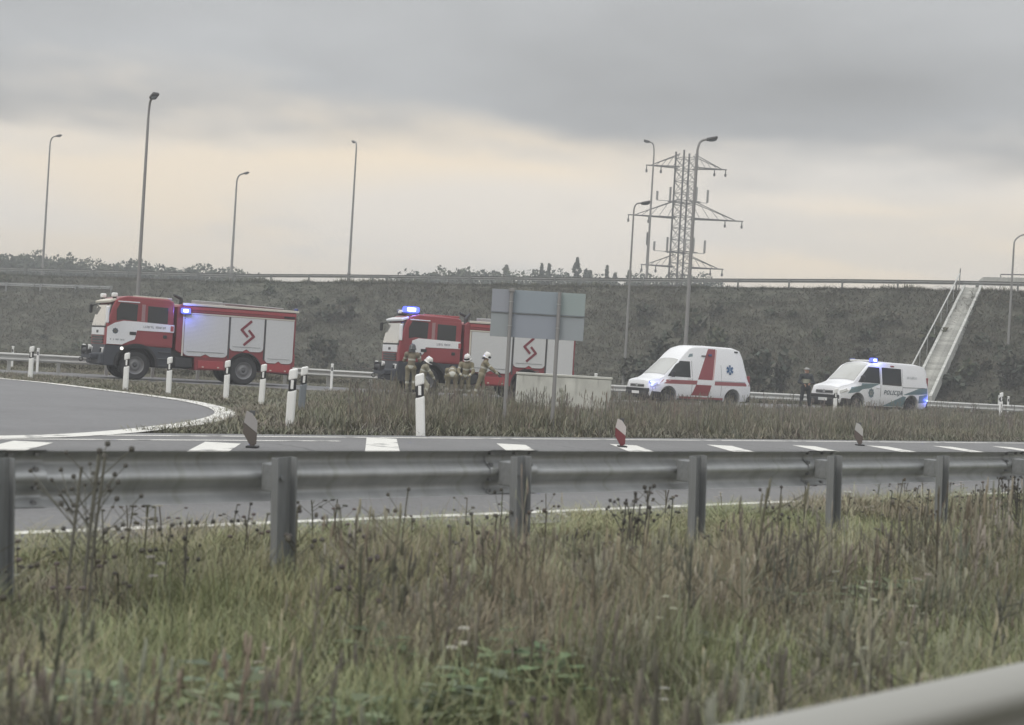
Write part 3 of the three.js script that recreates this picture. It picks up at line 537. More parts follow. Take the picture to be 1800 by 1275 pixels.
  part('winch', [new THREE.CylinderGeometry(0.1, 0.1, 0.7, 12).rotateX(Math.PI / 2).translate(-0.42, 1.02, -W / 2), box(-0.52, -0.32, 0.86, 1.2, -W / 2 - 0.45, -W / 2 - 0.36, 0.02), box(-0.52, -0.32, 0.86, 1.2, -W / 2 + 0.36, -W / 2 + 0.45, 0.02)], M.dark, bp);
  for (const z of [-0.75, -W + 0.75]) part('spot_lamp', new THREE.CylinderGeometry(0.1, 0.08, 0.1, 14).rotateZ(Math.PI / 2).translate(-0.4, 1.15, z), M.plateWhite, bp);
  for (const z of [-0.6, -W + 0.6]) part('tow_hook', new THREE.TorusGeometry(0.07, 0.02, 6, 12).translate(-0.46, 0.66, z), M.darkGrey, bp);
  for (const s of [0, 1]) { // mirrors on arms
    const z = s ? -W - 0.22 : 0.2, mm = part('mirror', new RoundedBoxGeometry(0.1, s ? 0.34 : 0.62, 0.2, 3, 0.04).translate(-0.03, s ? 2.62 : 2.38, z), s ? M.black : M.white, t);
    part('mirror_arm', [bar(V(0.12, 2.78, s ? -W : 0), V(-0.03, 2.74, z), 0.022), bar(V(0.1, 2.1, s ? -W : 0), V(-0.03, 2.12, z), 0.022)], M.black, mm);
  }
  // roof of the cab
  part('roof_rail', box(0.95, 2.4, 3.1, 3.16, -0.2, -0.1, 0.02), second ? M.redBright : M.cream, t);
  part('roof_hatch', new RoundedBoxGeometry(0.6, 0.06, 0.6, 2, 0.02).translate(1.4, 3.13, -W / 2), M.darkGrey, t);
  part('antenna', bar(V(2.2, 3.05, -1.6), V(2.45, 3.5, -1.6), 0.012), M.black, t);
  if (second) {
    const lb = part('light_bar', new RoundedBoxGeometry(0.34, 0.14, 1.5, 3, 0.05).translate(0.62, 3.24, -1.4), M.plateWhite, t);
    blueLamp(lb, 'beacon', 0.5, 3.3, -0.42, 0.62, 0.24, 0.38, 1, 3.2); blueLamp(lb, 'beacon', 0.62, 3.26, -2.15, 0.34, 0.2, 0.34, 0);
  } else {
    for (const z of [-0.3, -W + 0.3]) { const k = part('roof_lamp', new RoundedBoxGeometry(0.2, 0.16, 0.24, 3, 0.05).translate(0.3, 3.14, z), M.plateWhite, t); part('lamp_foot', box(0.24, 0.36, 3.0, 3.08, z - 0.06, z + 0.06), M.black, k); }
  }
  // body
  const out = [[2.62, 1.2], [2.62, 2.86], [2.78, 2.96], [7.34, 2.96], [7.38, 2.6], [7.36, 0.98], [7.3, 0.5], [RW + 0.7, 0.52], ...arcPts(RW, 0.56, 0.68, -0.05, Math.PI + 0.05, 18), [3.4, 0.48], [3.36, 0.96], [3.0, 1.0]];
  const body = part('body', plate(out, -0.03, W - 0.06, 0.03), M.redDull, t);
  part('rear_wheel_arch', [plate([...arcPts(RW, 0.56, 0.7, 0, Math.PI, 18), ...arcPts(RW, 0.56, 0.66, Math.PI, 0, 18)], 0.004, 0.5), box(RW - 0.66, RW + 0.66, 0.6, 1.2, -2.2, -0.62)], M.black, t);
  part('fuel_tank', box(2.62, 3.32, 0.55, 0.95, -0.75, -0.08, 0.06), M.dark, t);
  for (const [x0, x1, y0] of [[2.92, 4.63, 1.02], [4.71, 6.06, 1.3], [6.14, 7.28, 0.9]]) {
    const g = plate(bracket(x0, x1, y0, 2.6), 0.008, 0.03, 0.004); const s = part('roller_shutter', g, M.shutter, t);
    part('pull_bar', box(x0 + 0.12, x1 - 0.12, y0 + 0.16, y0 + 0.19, 0.008, 0.022, 0.006), M.galv, s);
    part('red_scallop', plate([[(x0 + x1) / 2 - 0.16, y0 - 0.01], [(x0 + x1) / 2, y0 + 0.05], [(x0 + x1) / 2 + 0.16, y0 - 0.01], [(x0 + x1) / 2, y0 - 0.06]], 0.0, 0.02), M.redBright, s);
  }
  for (const x of [4.635, 6.065]) part('shutter_guide', box(x + 0.01, x + 0.065, 1.0, 2.6, -0.02, 0.012, 0.006), M.darkGrey, t);
  part('corner_strip', box(2.84, 2.9, 1.0, 2.6, -0.02, 0.01, 0.004), M.cream, t);
  part('white_band', box(2.84, 7.3, 2.61, 2.66, -0.02, 0.018, 0.006), M.cream, t);
  part('red_band', box(2.84, 7.34, 2.68, 2.76, -0.02, 0.014, 0.006), M.redDull, t);
  part('red_band', box(2.84, 7.34, 2.78, 2.9, -0.02, 0.024, 0.006), M.redBright, t);
  part('roof_gallery', [box(2.8, 7.44, 2.93, 3.02, -0.06, 0.05, 0.02), box(2.8, 7.44, 2.93, 3.02, -W - 0.05, -W + 0.06, 0.02), box(7.38, 7.46, 2.93, 3.02, -W, 0, 0.02)], M.cream, t);
  part('rear_side_lamp', box(6.85, 7.28, 2.7, 2.78, 0.0, 0.03, 0.01), M.black, t);
  for (const [a, b] of [[3.5, 4.5], [6.25, 7.2]]) part('skirt_panel', box(a, b, 0.56, 0.86, -0.02, 0.012, 0.01), M.redBright, t);
  for (const x of [3.7, 4.3, 6.4, 7.0]) part('side_reflector', box(x - 0.04, x + 0.04, 0.6, 0.64, 0.01, 0.02, 0.004), M.cream, t);
  part('rear_bumper', box(7.2, 7.5, 0.45, 0.62, -W + 0.1, -0.1, 0.03), M.black, t);
  for (const z of [-0.2, -W + 0.2]) part('tail_lamp', box(7.36, 7.42, 0.8, 1.3, z - 0.08, z + 0.08, 0.01), M.redBright, t);
  part('rear_shutter', box(7.36, 7.4, 1.1, 2.7, -W + 0.4, -0.4, 0.01), M.shutter, t);
  const em = [[[0.2, 0.42], [-0.17, 0.08], [0.07, -0.17]], [[0.13, 0.06], [0.33, -0.16], [-0.04, -0.49]]].map((l) => {
    const th = 0.05, e = []; for (let i = 0; i < 2; i++) { const [a, b] = [l[i], l[i + 1]], L = Math.hypot(b[0] - a[0], b[1] - a[1]); e.push(new RoundedBoxGeometry(L + th * 1.2, th * 2, 0.008, 1, 0.003).rotateZ(Math.atan2(b[1] - a[1], b[0] - a[0])).translate((a[0] + b[0]) / 2, (a[1] + b[1]) / 2, i * 0.002)); } return e;
  }).flat();
  part('emblem', merged(em).translate(5.32, 2.06, 0.016), std([0.2, 0.03, 0.045], 0.6), t);
  // things fixed on the body roof
  part('water_monitor', [bar(V(3.05, 2.95, -1.2), V(3.05, 3.2, -1.2), 0.08, 0.07, 10), bar(V(3.05, 3.2, -1.2), V(2.7, 3.32, -1.0), 0.06, 0.05, 10)], M.dark, t);
  part('roof_locker', [new RoundedBoxGeometry(1.1, 0.2, 0.5, 2, 0.03).translate(3.9, 3.06, -0.6), new RoundedBoxGeometry(1.4, 0.16, 0.5, 2, 0.03).translate(5.6, 3.04, -1.8)], M.galv, t);
  const lad = [bar(V(3.6, 3.16, -1.15), V(7.2, 3.1, -1.15), 0.03), bar(V(3.6, 3.16, -1.5), V(7.2, 3.1, -1.5), 0.03)]; for (let i = 0; i < 11; i++) lad.push(bar(V(3.75 + i * 0.33, 3.15 - i * 0.005, -1.15), V(3.75 + i * 0.33, 3.15 - i * 0.005, -1.5), 0.016));
  part('ladder', lad, M.galv, t);
  if (!second) blueLamp(t, 'beacon', 2.9, 2.72, 0.1, 0.36, 0.2, 0.14, 1, 2.0); else part('exhaust_stack', [bar(V(2.72, 1.4, -0.3), V(2.72, 3.1, -0.3), 0.07, 0.07, 10), bar(V(2.72, 3.08, -0.3), V(2.9, 3.3, -0.3), 0.07, 0.06, 10)], M.darkGrey, t);
  blueLamp(t, 'rear_beacon', 7.35, 3.06, -0.1, 0.16, 0.12, 0.16, 0);
  for (const [x, d] of [[FW, 0], [RW, 1]]) { wheel(t, x, -0.24, 0.555, 0.36, 1); wheel(t, x, -W + 0.24, 0.555, 0.36, -1); if (d) { wheel(t, x, -0.62, 0.553, 0.34, 1); wheel(t, x, -W + 0.62, 0.553, 0.34, -1); } part('axle', bar(V(x, 0.55, -W + 0.3), V(x, 0.55, -0.3), 0.1, 0.1, 10), M.dark, t); }
  return t;
}
const rad = THREE.MathUtils.degToRad;
fireEngine('left fire engine, with a small blue lamp lit behind its cab', [-15.06, gy(-13, 52) + 0.06, -50.5], rad(29), false);
fireEngine('fire engine behind the road sign, with a bright blue beacon on its cab roof', [-4.37, gy(-2, 55) + 0.06, -52.6], rad(20.5), true);

// ---------------------------------------------------------------- vans: bodies lofted through cross-sections; local x from the front to the rear, z = 0 in the middle
function vanBody(stations) {
  const outline = (s) => { const [, yb, ys, yt, wb, ws, wt, r] = s; const w1 = mix(ws - 0.01, wt, 0.45);
    return [[0, yb], [wb - 0.06, yb], [wb, yb + 0.07], [mix(wb, ws, 0.8), mix(yb, ys, 0.4)], [ws, mix(yb, ys, 0.75)], [ws - 0.01, ys], [w1, mix(ys, yt - r, 0.45)], [wt, yt - r], [wt - 0.22 * r, yt - 0.35 * r], [wt - 0.9 * r, yt - 0.03], [wt * 0.5, yt + 0.012], [0, yt + 0.025]]; };
  const at = (x) => { // interpolated station, smoothed
    let i = 0; while (i < stations.length - 2 && x > stations[i + 1][0]) i++;
    const a = stations[i], b = stations[i + 1], t = clamp((x - a[0]) / (b[0] - a[0])); return a.map((v, k) => mix(v, b[k], t));
  };
  const xs = []; stations.forEach((s, i) => { if (i) { const n = Math.max(1, Math.round((s[0] - stations[i - 1][0]) / 0.18)); for (let k = 1; k <= n; k++) xs.push(mix(stations[i - 1][0], s[0], k / n)); } else xs.push(s[0]); });
  const rows = xs.map((x) => { const h = outline(at(x)); return [...h.map(([z, y]) => [x, y, z]), ...h.slice(1, -1).reverse().map(([z, y]) => [x, y, -z])]; });
  const m = rows[0].length, pos = rows.flat(2), idx = [];
  for (let j = 0; j < rows.length - 1; j++) for (let i = 0; i < m; i++) { const a = j * m + i, b = j * m + (i + 1) % m, c = a + m, d = b + m; idx.push(a, c, b, b, c, d); }
  for (const [j, f] of [[0, 0], [rows.length - 1, 1]]) { const c = pos.length / 3, r = rows[j]; pos.push(r[0][0], (r[0][1] + r[11][1]) / 2, 0); for (let i = 0; i < m; i++) { const a = j * m + i, b = j * m + (i + 1) % m; if (f) idx.push(a, c, b); else idx.push(a, b, c); } }
  let g = new THREE.BufferGeometry(); g.setAttribute('position', new THREE.Float32BufferAttribute(pos, 3)); g.setIndex(idx);
  const vol = () => { let v = 0; const A = V(), B = V(), C = V(); for (let i = 0; i < idx.length; i += 3) { A.fromArray(pos, idx[i] * 3); B.fromArray(pos, idx[i + 1] * 3); C.fromArray(pos, idx[i + 2] * 3); v += A.dot(B.cross(C)); } return v; };
  if (vol() < 0) { for (let i = 0; i < idx.length; i += 3) [idx[i], idx[i + 1]] = [idx[i + 1], idx[i]]; g.setIndex(idx); }
  g = toCreasedNormals(g, rad(38));
  const sideZ = (x, y) => { const h = outline(at(x)); for (let i = h.length - 2; i >= 1; i--) { const [z0, y0] = h[i], [z1, y1] = h[i + 1]; if (y >= y0 && y <= y1) return mix(z0, z1, (y - y0) / Math.max(1e-6, y1 - y0)); } return h[5][0]; };
  const topY = (x, z) => { const h = outline(at(x)), q = Math.abs(z); for (let i = h.length - 1; i > 5; i--) { const [z0, y0] = h[i], [z1, y1] = h[i - 1]; if (q >= z0 && q <= z1) return mix(y0, y1, (q - z0) / Math.max(1e-6, z1 - z0)); } return h[7][1]; };
  return { g, sideZ, topY, at };
}
function patch(B, quads, s = 1, off = 0.008, th = 0.012, n = 8) { // skins that follow the body side; each quad is 4 corners [x, y]
  return merged(quads.map((q) => {
    const pos = [], idx = [], K = n + 1;
    for (let l = 0; l < 2; l++) for (let j = 0; j < K; j++) for (let i = 0; i < K; i++) {
      const u = i / n, v = j / n, x = mix(mix(q[0][0], q[1][0], u), mix(q[3][0], q[2][0], u), v), y = mix(mix(q[0][1], q[1][1], u), mix(q[3][1], q[2][1], u), v);
      pos.push(x, y, s * (B.sideZ(x, y) + off - l * th));
    }
    const f = (a, b, c, d) => (s > 0 ? idx.push(a, b, c, a, c, d) : idx.push(a, c, b, a, d, c));
    const K2 = K * K;
    for (let j = 0; j < n; j++) for (let i = 0; i < n; i++) { const a = j * K + i; f(a, a + 1, a + K + 1, a + K); f(a + K2, a + K + K2, a + K + 1 + K2, a + 1 + K2); }
    for (let i = 0; i < n; i++) { const b = i, t = n * K + i, l = i * K, r = i * K + n; f(b + K2, b + 1 + K2, b + 1, b); f(t, t + 1, t + 1 + K2, t + K2); f(l + K2, l, l + K, l + K + K2); f(r, r + K2, r + K + K2, r + K); }
    const g = new THREE.BufferGeometry(); g.setAttribute('position', new THREE.Float32BufferAttribute(pos, 3)); g.setIndex(idx); return toCreasedNormals(g, 0.6);
  }));
}
function topPatch(B, x0, x1, w0, w1, off = 0.01, n = 8) { // skin on the upper surface
  const pos = [], idx = [], K = n + 1;
  for (let j = 0; j < K; j++) for (let i = 0; i < K; i++) { const x = mix(x0, x1, j / n), z = mix(-1, 1, i / n) * mix(w0, w1, j / n); pos.push(x - off * 0.5, B.topY(x, z) + off, z); }
  for (let j = 0; j < n; j++) for (let i = 0; i < n; i++) { const a = j * K + i; idx.push(a, a + 1, a + K, a + 1, a + K + 1, a + K); }
  const g = new THREE.BufferGeometry(); g.setAttribute('position', new THREE.Float32BufferAttribute(pos, 3)); g.setIndex(idx); g.computeVertexNormals(); return g;
}
const evaluator = new Evaluator(); evaluator.attributes = ['position', 'normal']; evaluator.useGroups = false;
function arches(g, xs, R, y) {
  let b = new Brush(g); b.updateMatrixWorld();
  for (const x of xs) for (const s of [-1, 1]) { const c = new THREE.CylinderGeometry(R, R, 0.5, 28).rotateX(Math.PI / 2).translate(x, y, s * 0.92); c.deleteAttribute('uv'); const k = new Brush(c); k.updateMatrixWorld(); b = evaluator.evaluate(b, k, SUBTRACTION); }
  return b.geometry;
}
function vanCommon(t, B, o) {
  const { front, rear, R, grille } = o;
  for (const x of [front, rear]) { for (const s of [-1, 1]) { wheel(t, x, s * 0.8, R, 0.22, s, M.darkGrey); part('wheel_lining', new THREE.CylinderGeometry(R + 0.1, R + 0.1, 0.02, 24).rotateX(Math.PI / 2).translate(x, R + 0.02, s * 0.66), M.black, t); } }
  part('front_bumper', [new RoundedBoxGeometry(0.34, 0.3, 1.62, 4, 0.09).translate(0.1, 0.4, 0), box(0.12, 0.6, 0.26, 0.56, -0.945, 0.945, 0.06), box(-0.02, 0.3, 0.5, 0.68, -0.84, 0.84, 0.06)], M.black, t);
  for (const s of [-1, 1]) {
    const h = part('headlight', patch(B, [[[0.03, 0.7], [0.5, 0.84], [0.5, 0.97], [0.05, 0.84]]], s, 0.014, 0.02), M.plateWhite, t);
    part('lens', patch(B, [[[0.06, 0.72], [0.4, 0.83], [0.4, 0.93], [0.07, 0.82]]], s, 0.02, 0.005), M.windscreen, h);
    part('fog_lamp', new THREE.SphereGeometry(0.07, 12, 8).scale(0.4, 1, 1).translate(-0.07, 0.42, s * 0.62), M.darkGrey, t);
    const m = part('mirror', new RoundedBoxGeometry(0.12, 0.26, 0.2, 4, 0.05).translate(1.06, 1.32, s * 1.06), M.black, t); part('mirror_arm', bar(V(1.1, 1.22, s * 0.9), V(1.06, 1.24, s * 1.0), 0.03), M.black, m);
    part('sill', box(front + 0.5, rear - 0.5, 0.24, 0.31, s > 0 ? 0.84 : -0.915, s > 0 ? 0.915 : -0.84, 0.02), M.black, t);
  }
  const gr = part('grille', new RoundedBoxGeometry(0.06, 0.13, 1.02, 3, 0.025).translate(0.015, 0.76, 0), grille, t);
  part('grille_bar', [box(-0.022, -0.012, 0.715, 0.73, -0.5, 0.5), box(-0.022, -0.012, 0.785, 0.8, -0.5, 0.5)], M.galv, gr);
  part('badge', new THREE.CylinderGeometry(0.07, 0.07, 0.02, 20).rotateZ(Math.PI / 2).translate(-0.02, 0.78, 0), M.galv, gr);
  part('number_plate', box(-0.085, -0.07, 0.42, 0.53, -0.26, 0.26, 0.003), M.plateWhite, t);
}
{ // police van
  const L = 4.9, B = vanBody([[0, 0.36, 0.62, 0.84, 0.7, 0.76, 0.68, 0.08], [0.06, 0.29, 0.7, 0.98, 0.8, 0.86, 0.76, 0.08], [0.2, 0.26, 0.8, 1.04, 0.84, 0.905, 0.79, 0.09], [0.55, 0.25, 0.9, 1.12, 0.88, 0.945, 0.83, 0.1], [0.8, 0.25, 0.98, 1.2, 0.89, 0.95, 0.85, 0.1], [1.16, 0.25, 1.08, 1.53, 0.9, 0.95, 0.8, 0.11], [1.54, 0.25, 1.15, 1.84, 0.9, 0.95, 0.82, 0.11], [1.85, 0.25, 1.17, 1.97, 0.9, 0.95, 0.82, 0.12], [2.5, 0.25, 1.18, 2.01, 0.9, 0.95, 0.825, 0.12], [4.45, 0.25, 1.18, 1.99, 0.9, 0.95, 0.82, 0.12], [4.7, 0.27, 1.16, 1.94, 0.89, 0.94, 0.81, 0.12], [4.83, 0.3, 1.1, 1.82, 0.88, 0.93, 0.81, 0.12], [4.89, 0.38, 1.04, 1.62, 0.86, 0.91, 0.8, 0.12], [4.9, 0.42, 1.0, 1.5, 0.83, 0.88, 0.78, 0.12]]);
  const th = rad(29), c = [13.7 - 0.95 * Math.sin(th), 56.8 + 0.95 * Math.cos(th)];
  const t = thing('police_van', 'white and teal police van at the right with a blue roof lamp lit', 'police van', [c[0], gy(15, 59) - 0.04, -c[1]], th);
  t.scale.set(1.03, 1.11, 1.03);
  part('body', arches(B.g, [0.95, 3.95], 0.415, 0.38), M.white, t);
  part('windscreen', topPatch(B, 0.86, 1.72, 0.76, 0.64, 0.012), M.windscreen, t);
  vanCommon(t, B, { front: 0.95, rear: 3.95, R: 0.335, grille: M.black });
  for (const s of [1, -1]) {
    part('door_window', patch(B, [[[1.0, 1.19], [2.13, 1.18], [2.13, 1.79], [1.56, 1.79]]], s, 0.006), M.glass, t);
    part('side_window', patch(B, [[[2.26, 1.14], [3.34, 1.12], [3.34, 1.78], [2.26, 1.8]]], s, 0.006), M.glass, t);
    part('teal_stripe', patch(B, [[[0.42, 0.74], [1.0, 0.82], [1.5, 1.12], [0.62, 0.98]], [[0.98, 0.9], [1.6, 0.98], [2.16, 1.18], [1.18, 1.15]]], s, 0.004), M.teal, t);
    part('teal_stripe', patch(B, [[[2.35, 0.33], [3.5, 0.33], [3.62, 0.72], [3.45, 0.74]], [[3.45, 0.79], [4.84, 0.86], [4.83, 1.1], [4.3, 1.06]], [[4.35, 0.5], [4.84, 0.55], [4.84, 0.85], [4.36, 0.78]]], s, 0.004), M.teal, t);
    part('door_seam', patch(B, [[[2.17, 0.36], [2.185, 0.36], [2.185, 1.78], [2.17, 1.78]], [[3.4, 0.5], [3.412, 0.5], [3.412, 1.78], [3.4, 1.78]]], s, 0.003), M.darkGrey, t);
    part('slide_rail', patch(B, [[[3.42, 1.06], [4.7, 1.08], [4.7, 1.1], [3.42, 1.085]]], s, 0.004), M.darkGrey, t);
    part('door_handle', box(1.95, 2.1, 1.0, 1.04, s * 0.96 - 0.02, s * 0.96 + 0.02, 0.012), M.white, t);
    part('crest', decal(0.34, 0.4, s * 1.66, 0.8, 0.957).rotateY(s > 0 ? 0 : Math.PI), crestGrey, t);
    part('lettering', decal(1.5, 0.26, s * 2.86, 0.86, 0.957).rotateY(s > 0 ? 0 : Math.PI), policeMat, t);
    part('rear_lettering', new THREE.PlaneGeometry(0.6, 0.16).rotateX(-0.15).translate(s * 3.95, 1.46, 0.918).rotateY(s > 0 ? 0 : Math.PI), rearText, t);
    part('tail_lamp', box(4.8, 4.9, 0.95, 1.5, s * 0.84 - 0.05, s * 0.84 + 0.05, 0.02), M.redDull, t);
  }
  part('roof_marker', box(2.75, 2.95, 1.83, 1.89, 0.79, 0.845, 0.01), M.redDull, t);
  const lb = part('light_bar', new RoundedBoxGeometry(0.26, 0.06, 1.3, 3, 0.025).translate(2.0, 2.03, 0), M.plateWhite, t);
  blueLamp(lb, 'beacon', 2.0, 2.06, 0.62, 0.3, 0.16, 0.22, 1, 2.2); blueLamp(lb, 'beacon', 2.0, 2.06, -0.62, 0.2, 0.1, 0.18, 0);
  part('rear_bumper', new RoundedBoxGeometry(0.24, 0.26, 1.76, 3, 0.06).translate(4.84, 0.45, 0), M.black, t);
  blueLamp(t, 'rear_beacon', 4.88, 0.62, 0.84, 0.12, 0.12, 0.1, 1, 0.7);
  part('rear_window', new RoundedBoxGeometry(0.03, 0.45, 1.2, 2, 0.01).rotateZ(0.35).translate(4.86, 1.5, 0), M.glass, t);
}
{ // ambulance, with a tall roof
  const B = vanBody([[0, 0.36, 0.62, 0.84, 0.7, 0.76, 0.68, 0.08], [0.06, 0.29, 0.7, 0.98, 0.8, 0.86, 0.76, 0.08], [0.2, 0.26, 0.8, 1.05, 0.84, 0.905, 0.79, 0.09], [0.55, 0.25, 0.9, 1.13, 0.88, 0.945, 0.83, 0.1], [0.75, 0.25, 0.98, 1.22, 0.89, 0.95, 0.85, 0.1], [1.12, 0.25, 1.08, 1.56, 0.9, 0.95, 0.81, 0.11], [1.46, 0.25, 1.15, 1.87, 0.9, 0.95, 0.79, 0.13], [1.82, 0.25, 1.17, 2.26, 0.9, 0.95, 0.76, 0.16], [2.08, 0.25, 1.18, 2.47, 0.9, 0.95, 0.725, 0.15], [2.3, 0.25, 1.18, 2.54, 0.9, 0.95, 0.72, 0.15], [3.2, 0.25, 1.18, 2.57, 0.9, 0.95, 0.72, 0.15], [4.5, 0.25, 1.18, 2.56, 0.9, 0.95, 0.72, 0.15], [4.72, 0.27, 1.17, 2.5, 0.89, 0.945, 0.715, 0.15], [4.9, 0.28, 1.15, 2.2, 0.89, 0.94, 0.73, 0.16], [5.1, 0.3, 1.1, 1.75, 0.88, 0.93, 0.7, 0.18], [5.22, 0.34, 1.02, 1.36, 0.86, 0.91, 0.74, 0.15], [5.28, 0.4, 0.92, 1.14, 0.84, 0.88, 0.75, 0.12]]);
  const th = rad(29), c = [5.75 - 0.95 * Math.sin(th), 56.3 + 0.95 * Math.cos(th)];
  const t = thing('ambulance', 'white ambulance with a slanted red band and red waist stripe along its side', 'ambulance', [c[0], gy(8, 58) + 0.06, -c[1]], th);
  part('body', arches(B.g, [0.95, 4.3], 0.425, 0.39), M.white, t);
  part('windscreen', topPatch(B, 0.82, 1.54, 0.76, 0.67, 0.012), M.windscreen, t);
  vanCommon(t, B, { front: 0.95, rear: 4.3, R: 0.34, grille: M.black });
  for (const s of [1, -1]) {
    part('door_window', patch(B, [[[0.92, 1.22], [2.04, 1.2], [2.04, 1.88], [1.48, 1.88]]], s, 0.006), M.glass, t);
    part('waist_stripe', patch(B, [[[0.5, 0.9], [2.36, 0.92], [2.4, 1.09], [0.7, 1.07]], [[3.3, 0.93], [5.2, 0.96], [5.18, 1.1], [3.32, 1.09]]], s, 0.004), std([0.3, 0.09, 0.095], 0.5), t);
    part('stripe_line', patch(B, [[[3.3, 1.1], [5.18, 1.11], [5.17, 1.14], [3.3, 1.125]]], s, 0.004), std([0.32, 0.36, 0.38], 0.5), t);
    part('slanted_band', patch(B, [[[2.42, 1.14], [3.18, 1.14], [3.42, 2.46], [3.02, 2.46]], [[2.12, 0.46], [3.02, 0.46], [3.14, 0.92], [2.34, 0.92]]], s, 0.005), M.redDull, t);
    part('band_edge', patch(B, [[[3.2, 1.14], [3.24, 1.14], [3.48, 2.44], [3.44, 2.44]]], s, 0.004), std([0.55, 0.3, 0.28], 0.5), t);
    part('lower_red_stripe', patch(B, [[[1.5, 0.3], [3.8, 0.3], [3.8, 0.4], [1.5, 0.4]]], s, 0.004), M.redDull, t);
    part('door_seam', patch(B, [[[2.12, 0.4], [2.135, 0.4], [2.135, 1.9], [2.12, 1.9]], [[3.66, 0.5], [3.672, 0.5], [3.672, 1.8], [3.66, 1.8]]], s, 0.003), M.darkGrey, t);
    part('star_emblem', new THREE.PlaneGeometry(0.4, 0.44).rotateX(-0.165).translate(s * 4.12, 1.62, 0.888).rotateY(s > 0 ? 0 : Math.PI), starMat, t);
    part('roof_vent', patch(B, [[[1.95, 2.05], [2.2, 2.1], [2.2, 2.22], [2.05, 2.2]]], s, 0.006), std([0.2, 0.26, 0.28], 0.4), t);
    part('side_lamp', box(2.66, 2.86, 2.12, 2.17, s * 0.785 - 0.03, s * 0.785 + 0.03, 0.01), M.darkGrey, t);
    part('tail_lamp', box(5.14, 5.24, 0.9, 1.4, s * 0.82 - 0.06, s * 0.82 + 0.06, 0.02), M.redDull, t);
    part('roof_corner_lamp', box(4.42, 4.6, 2.36, 2.43, s * 0.72 - 0.03, s * 0.72 + 0.03, 0.01), M.darkGrey, t);
    part('door_handle', box(1.9, 2.05, 1.14, 1.18, s * 0.95 - 0.02, s * 0.95 + 0.02, 0.012), M.white, t);
  }
  blueLamp(t, 'side_beacon', 3.1, 2.2, 0.79, 0.16, 0.09, 0.04, 0);
  blueLamp(t, 'front_beacon', 0.12, 0.94, 0.78, 0.1, 0.09, 0.1, 1, 0.5);
  part('rear_bumper', new RoundedBoxGeometry(0.26, 0.26, 1.78, 3, 0.06).translate(5.2, 0.43, 0), M.black, t);
  part('rear_window', new RoundedBoxGeometry(0.03, 0.5, 1.1, 2, 0.01).rotateZ(0.52).translate(4.98, 2.0, 0), M.glass, t);
}

// ---------------------------------------------------------------- people: one continuous surface grown round a posed skeleton
function sdMesh(dist, centre, half, res) {
  const mc = new MarchingCubes(res, M.black, false, false, 60000), f = mc.field, hs = res / 2;
  mc.isolation = 0;
  for (let k = 0; k < res; k++) for (let j = 0; j < res; j++) for (let i = 0; i < res; i++) f[(k * res + j) * res + i] = -dist((i - hs) / hs * half + centre.x, (j - hs) / hs * half + centre.y, (k - hs) / hs * half + centre.z);
  mc.update();
  let g = new THREE.BufferGeometry(); g.setAttribute('position', new THREE.BufferAttribute(mc.positionArray.slice(0, mc.count * 3), 3));
  g = mergeVertices(g.scale(half, half, half).translate(centre.x, centre.y, centre.z), half / res * 0.02);
  const p = g.attributes.position, ix = g.index; let vol = 0; const A = V(), B = V(), C = V();
  for (let i = 0; i < ix.count; i += 3) { A.fromBufferAttribute(p, ix.getX(i)); B.fromBufferAttribute(p, ix.getX(i + 1)); C.fromBufferAttribute(p, ix.getX(i + 2)); vol += A.dot(B.cross(C)); }
  if (vol < 0) for (let i = 0; i < ix.count; i += 3) { const a = ix.getX(i); ix.setX(i, ix.getX(i + 1)); ix.setX(i + 1, a); }
  g.computeVertexNormals(); return g;
}
const cap = (x, y, z, b) => { // distance to a tapered capsule
  const ax = x - b.a.x, ay = y - b.a.y, az = z - b.a.z, t = clamp((ax * b.d.x + ay * b.d.y + az * b.d.z) / b.l2);
  const qx = ax - b.d.x * t, qy = ay - b.d.y * t, qz = az - b.d.z * t; b.t = t; return Math.sqrt(qx * qx + qy * qy + qz * qz) - mix(b.ra, b.rb, t);
};
const bone = (a, b, ra, rb, kind) => { const d = b.clone().sub(a); return { a, b, d, l2: Math.max(1e-9, d.lengthSq()), ra, rb, kind }; };
const smin = (a, b, k) => { const h = clamp(0.5 + 0.5 * (b - a) / k); return mix(b, a, h) - k * h * (1 - h); };
const field = (bones, k) => (x, y, z) => { let d = 1e3; for (const b of bones) { const e = cap(x, y, z, b); if (e < d + k) d = smin(d, e, k); } return d; };
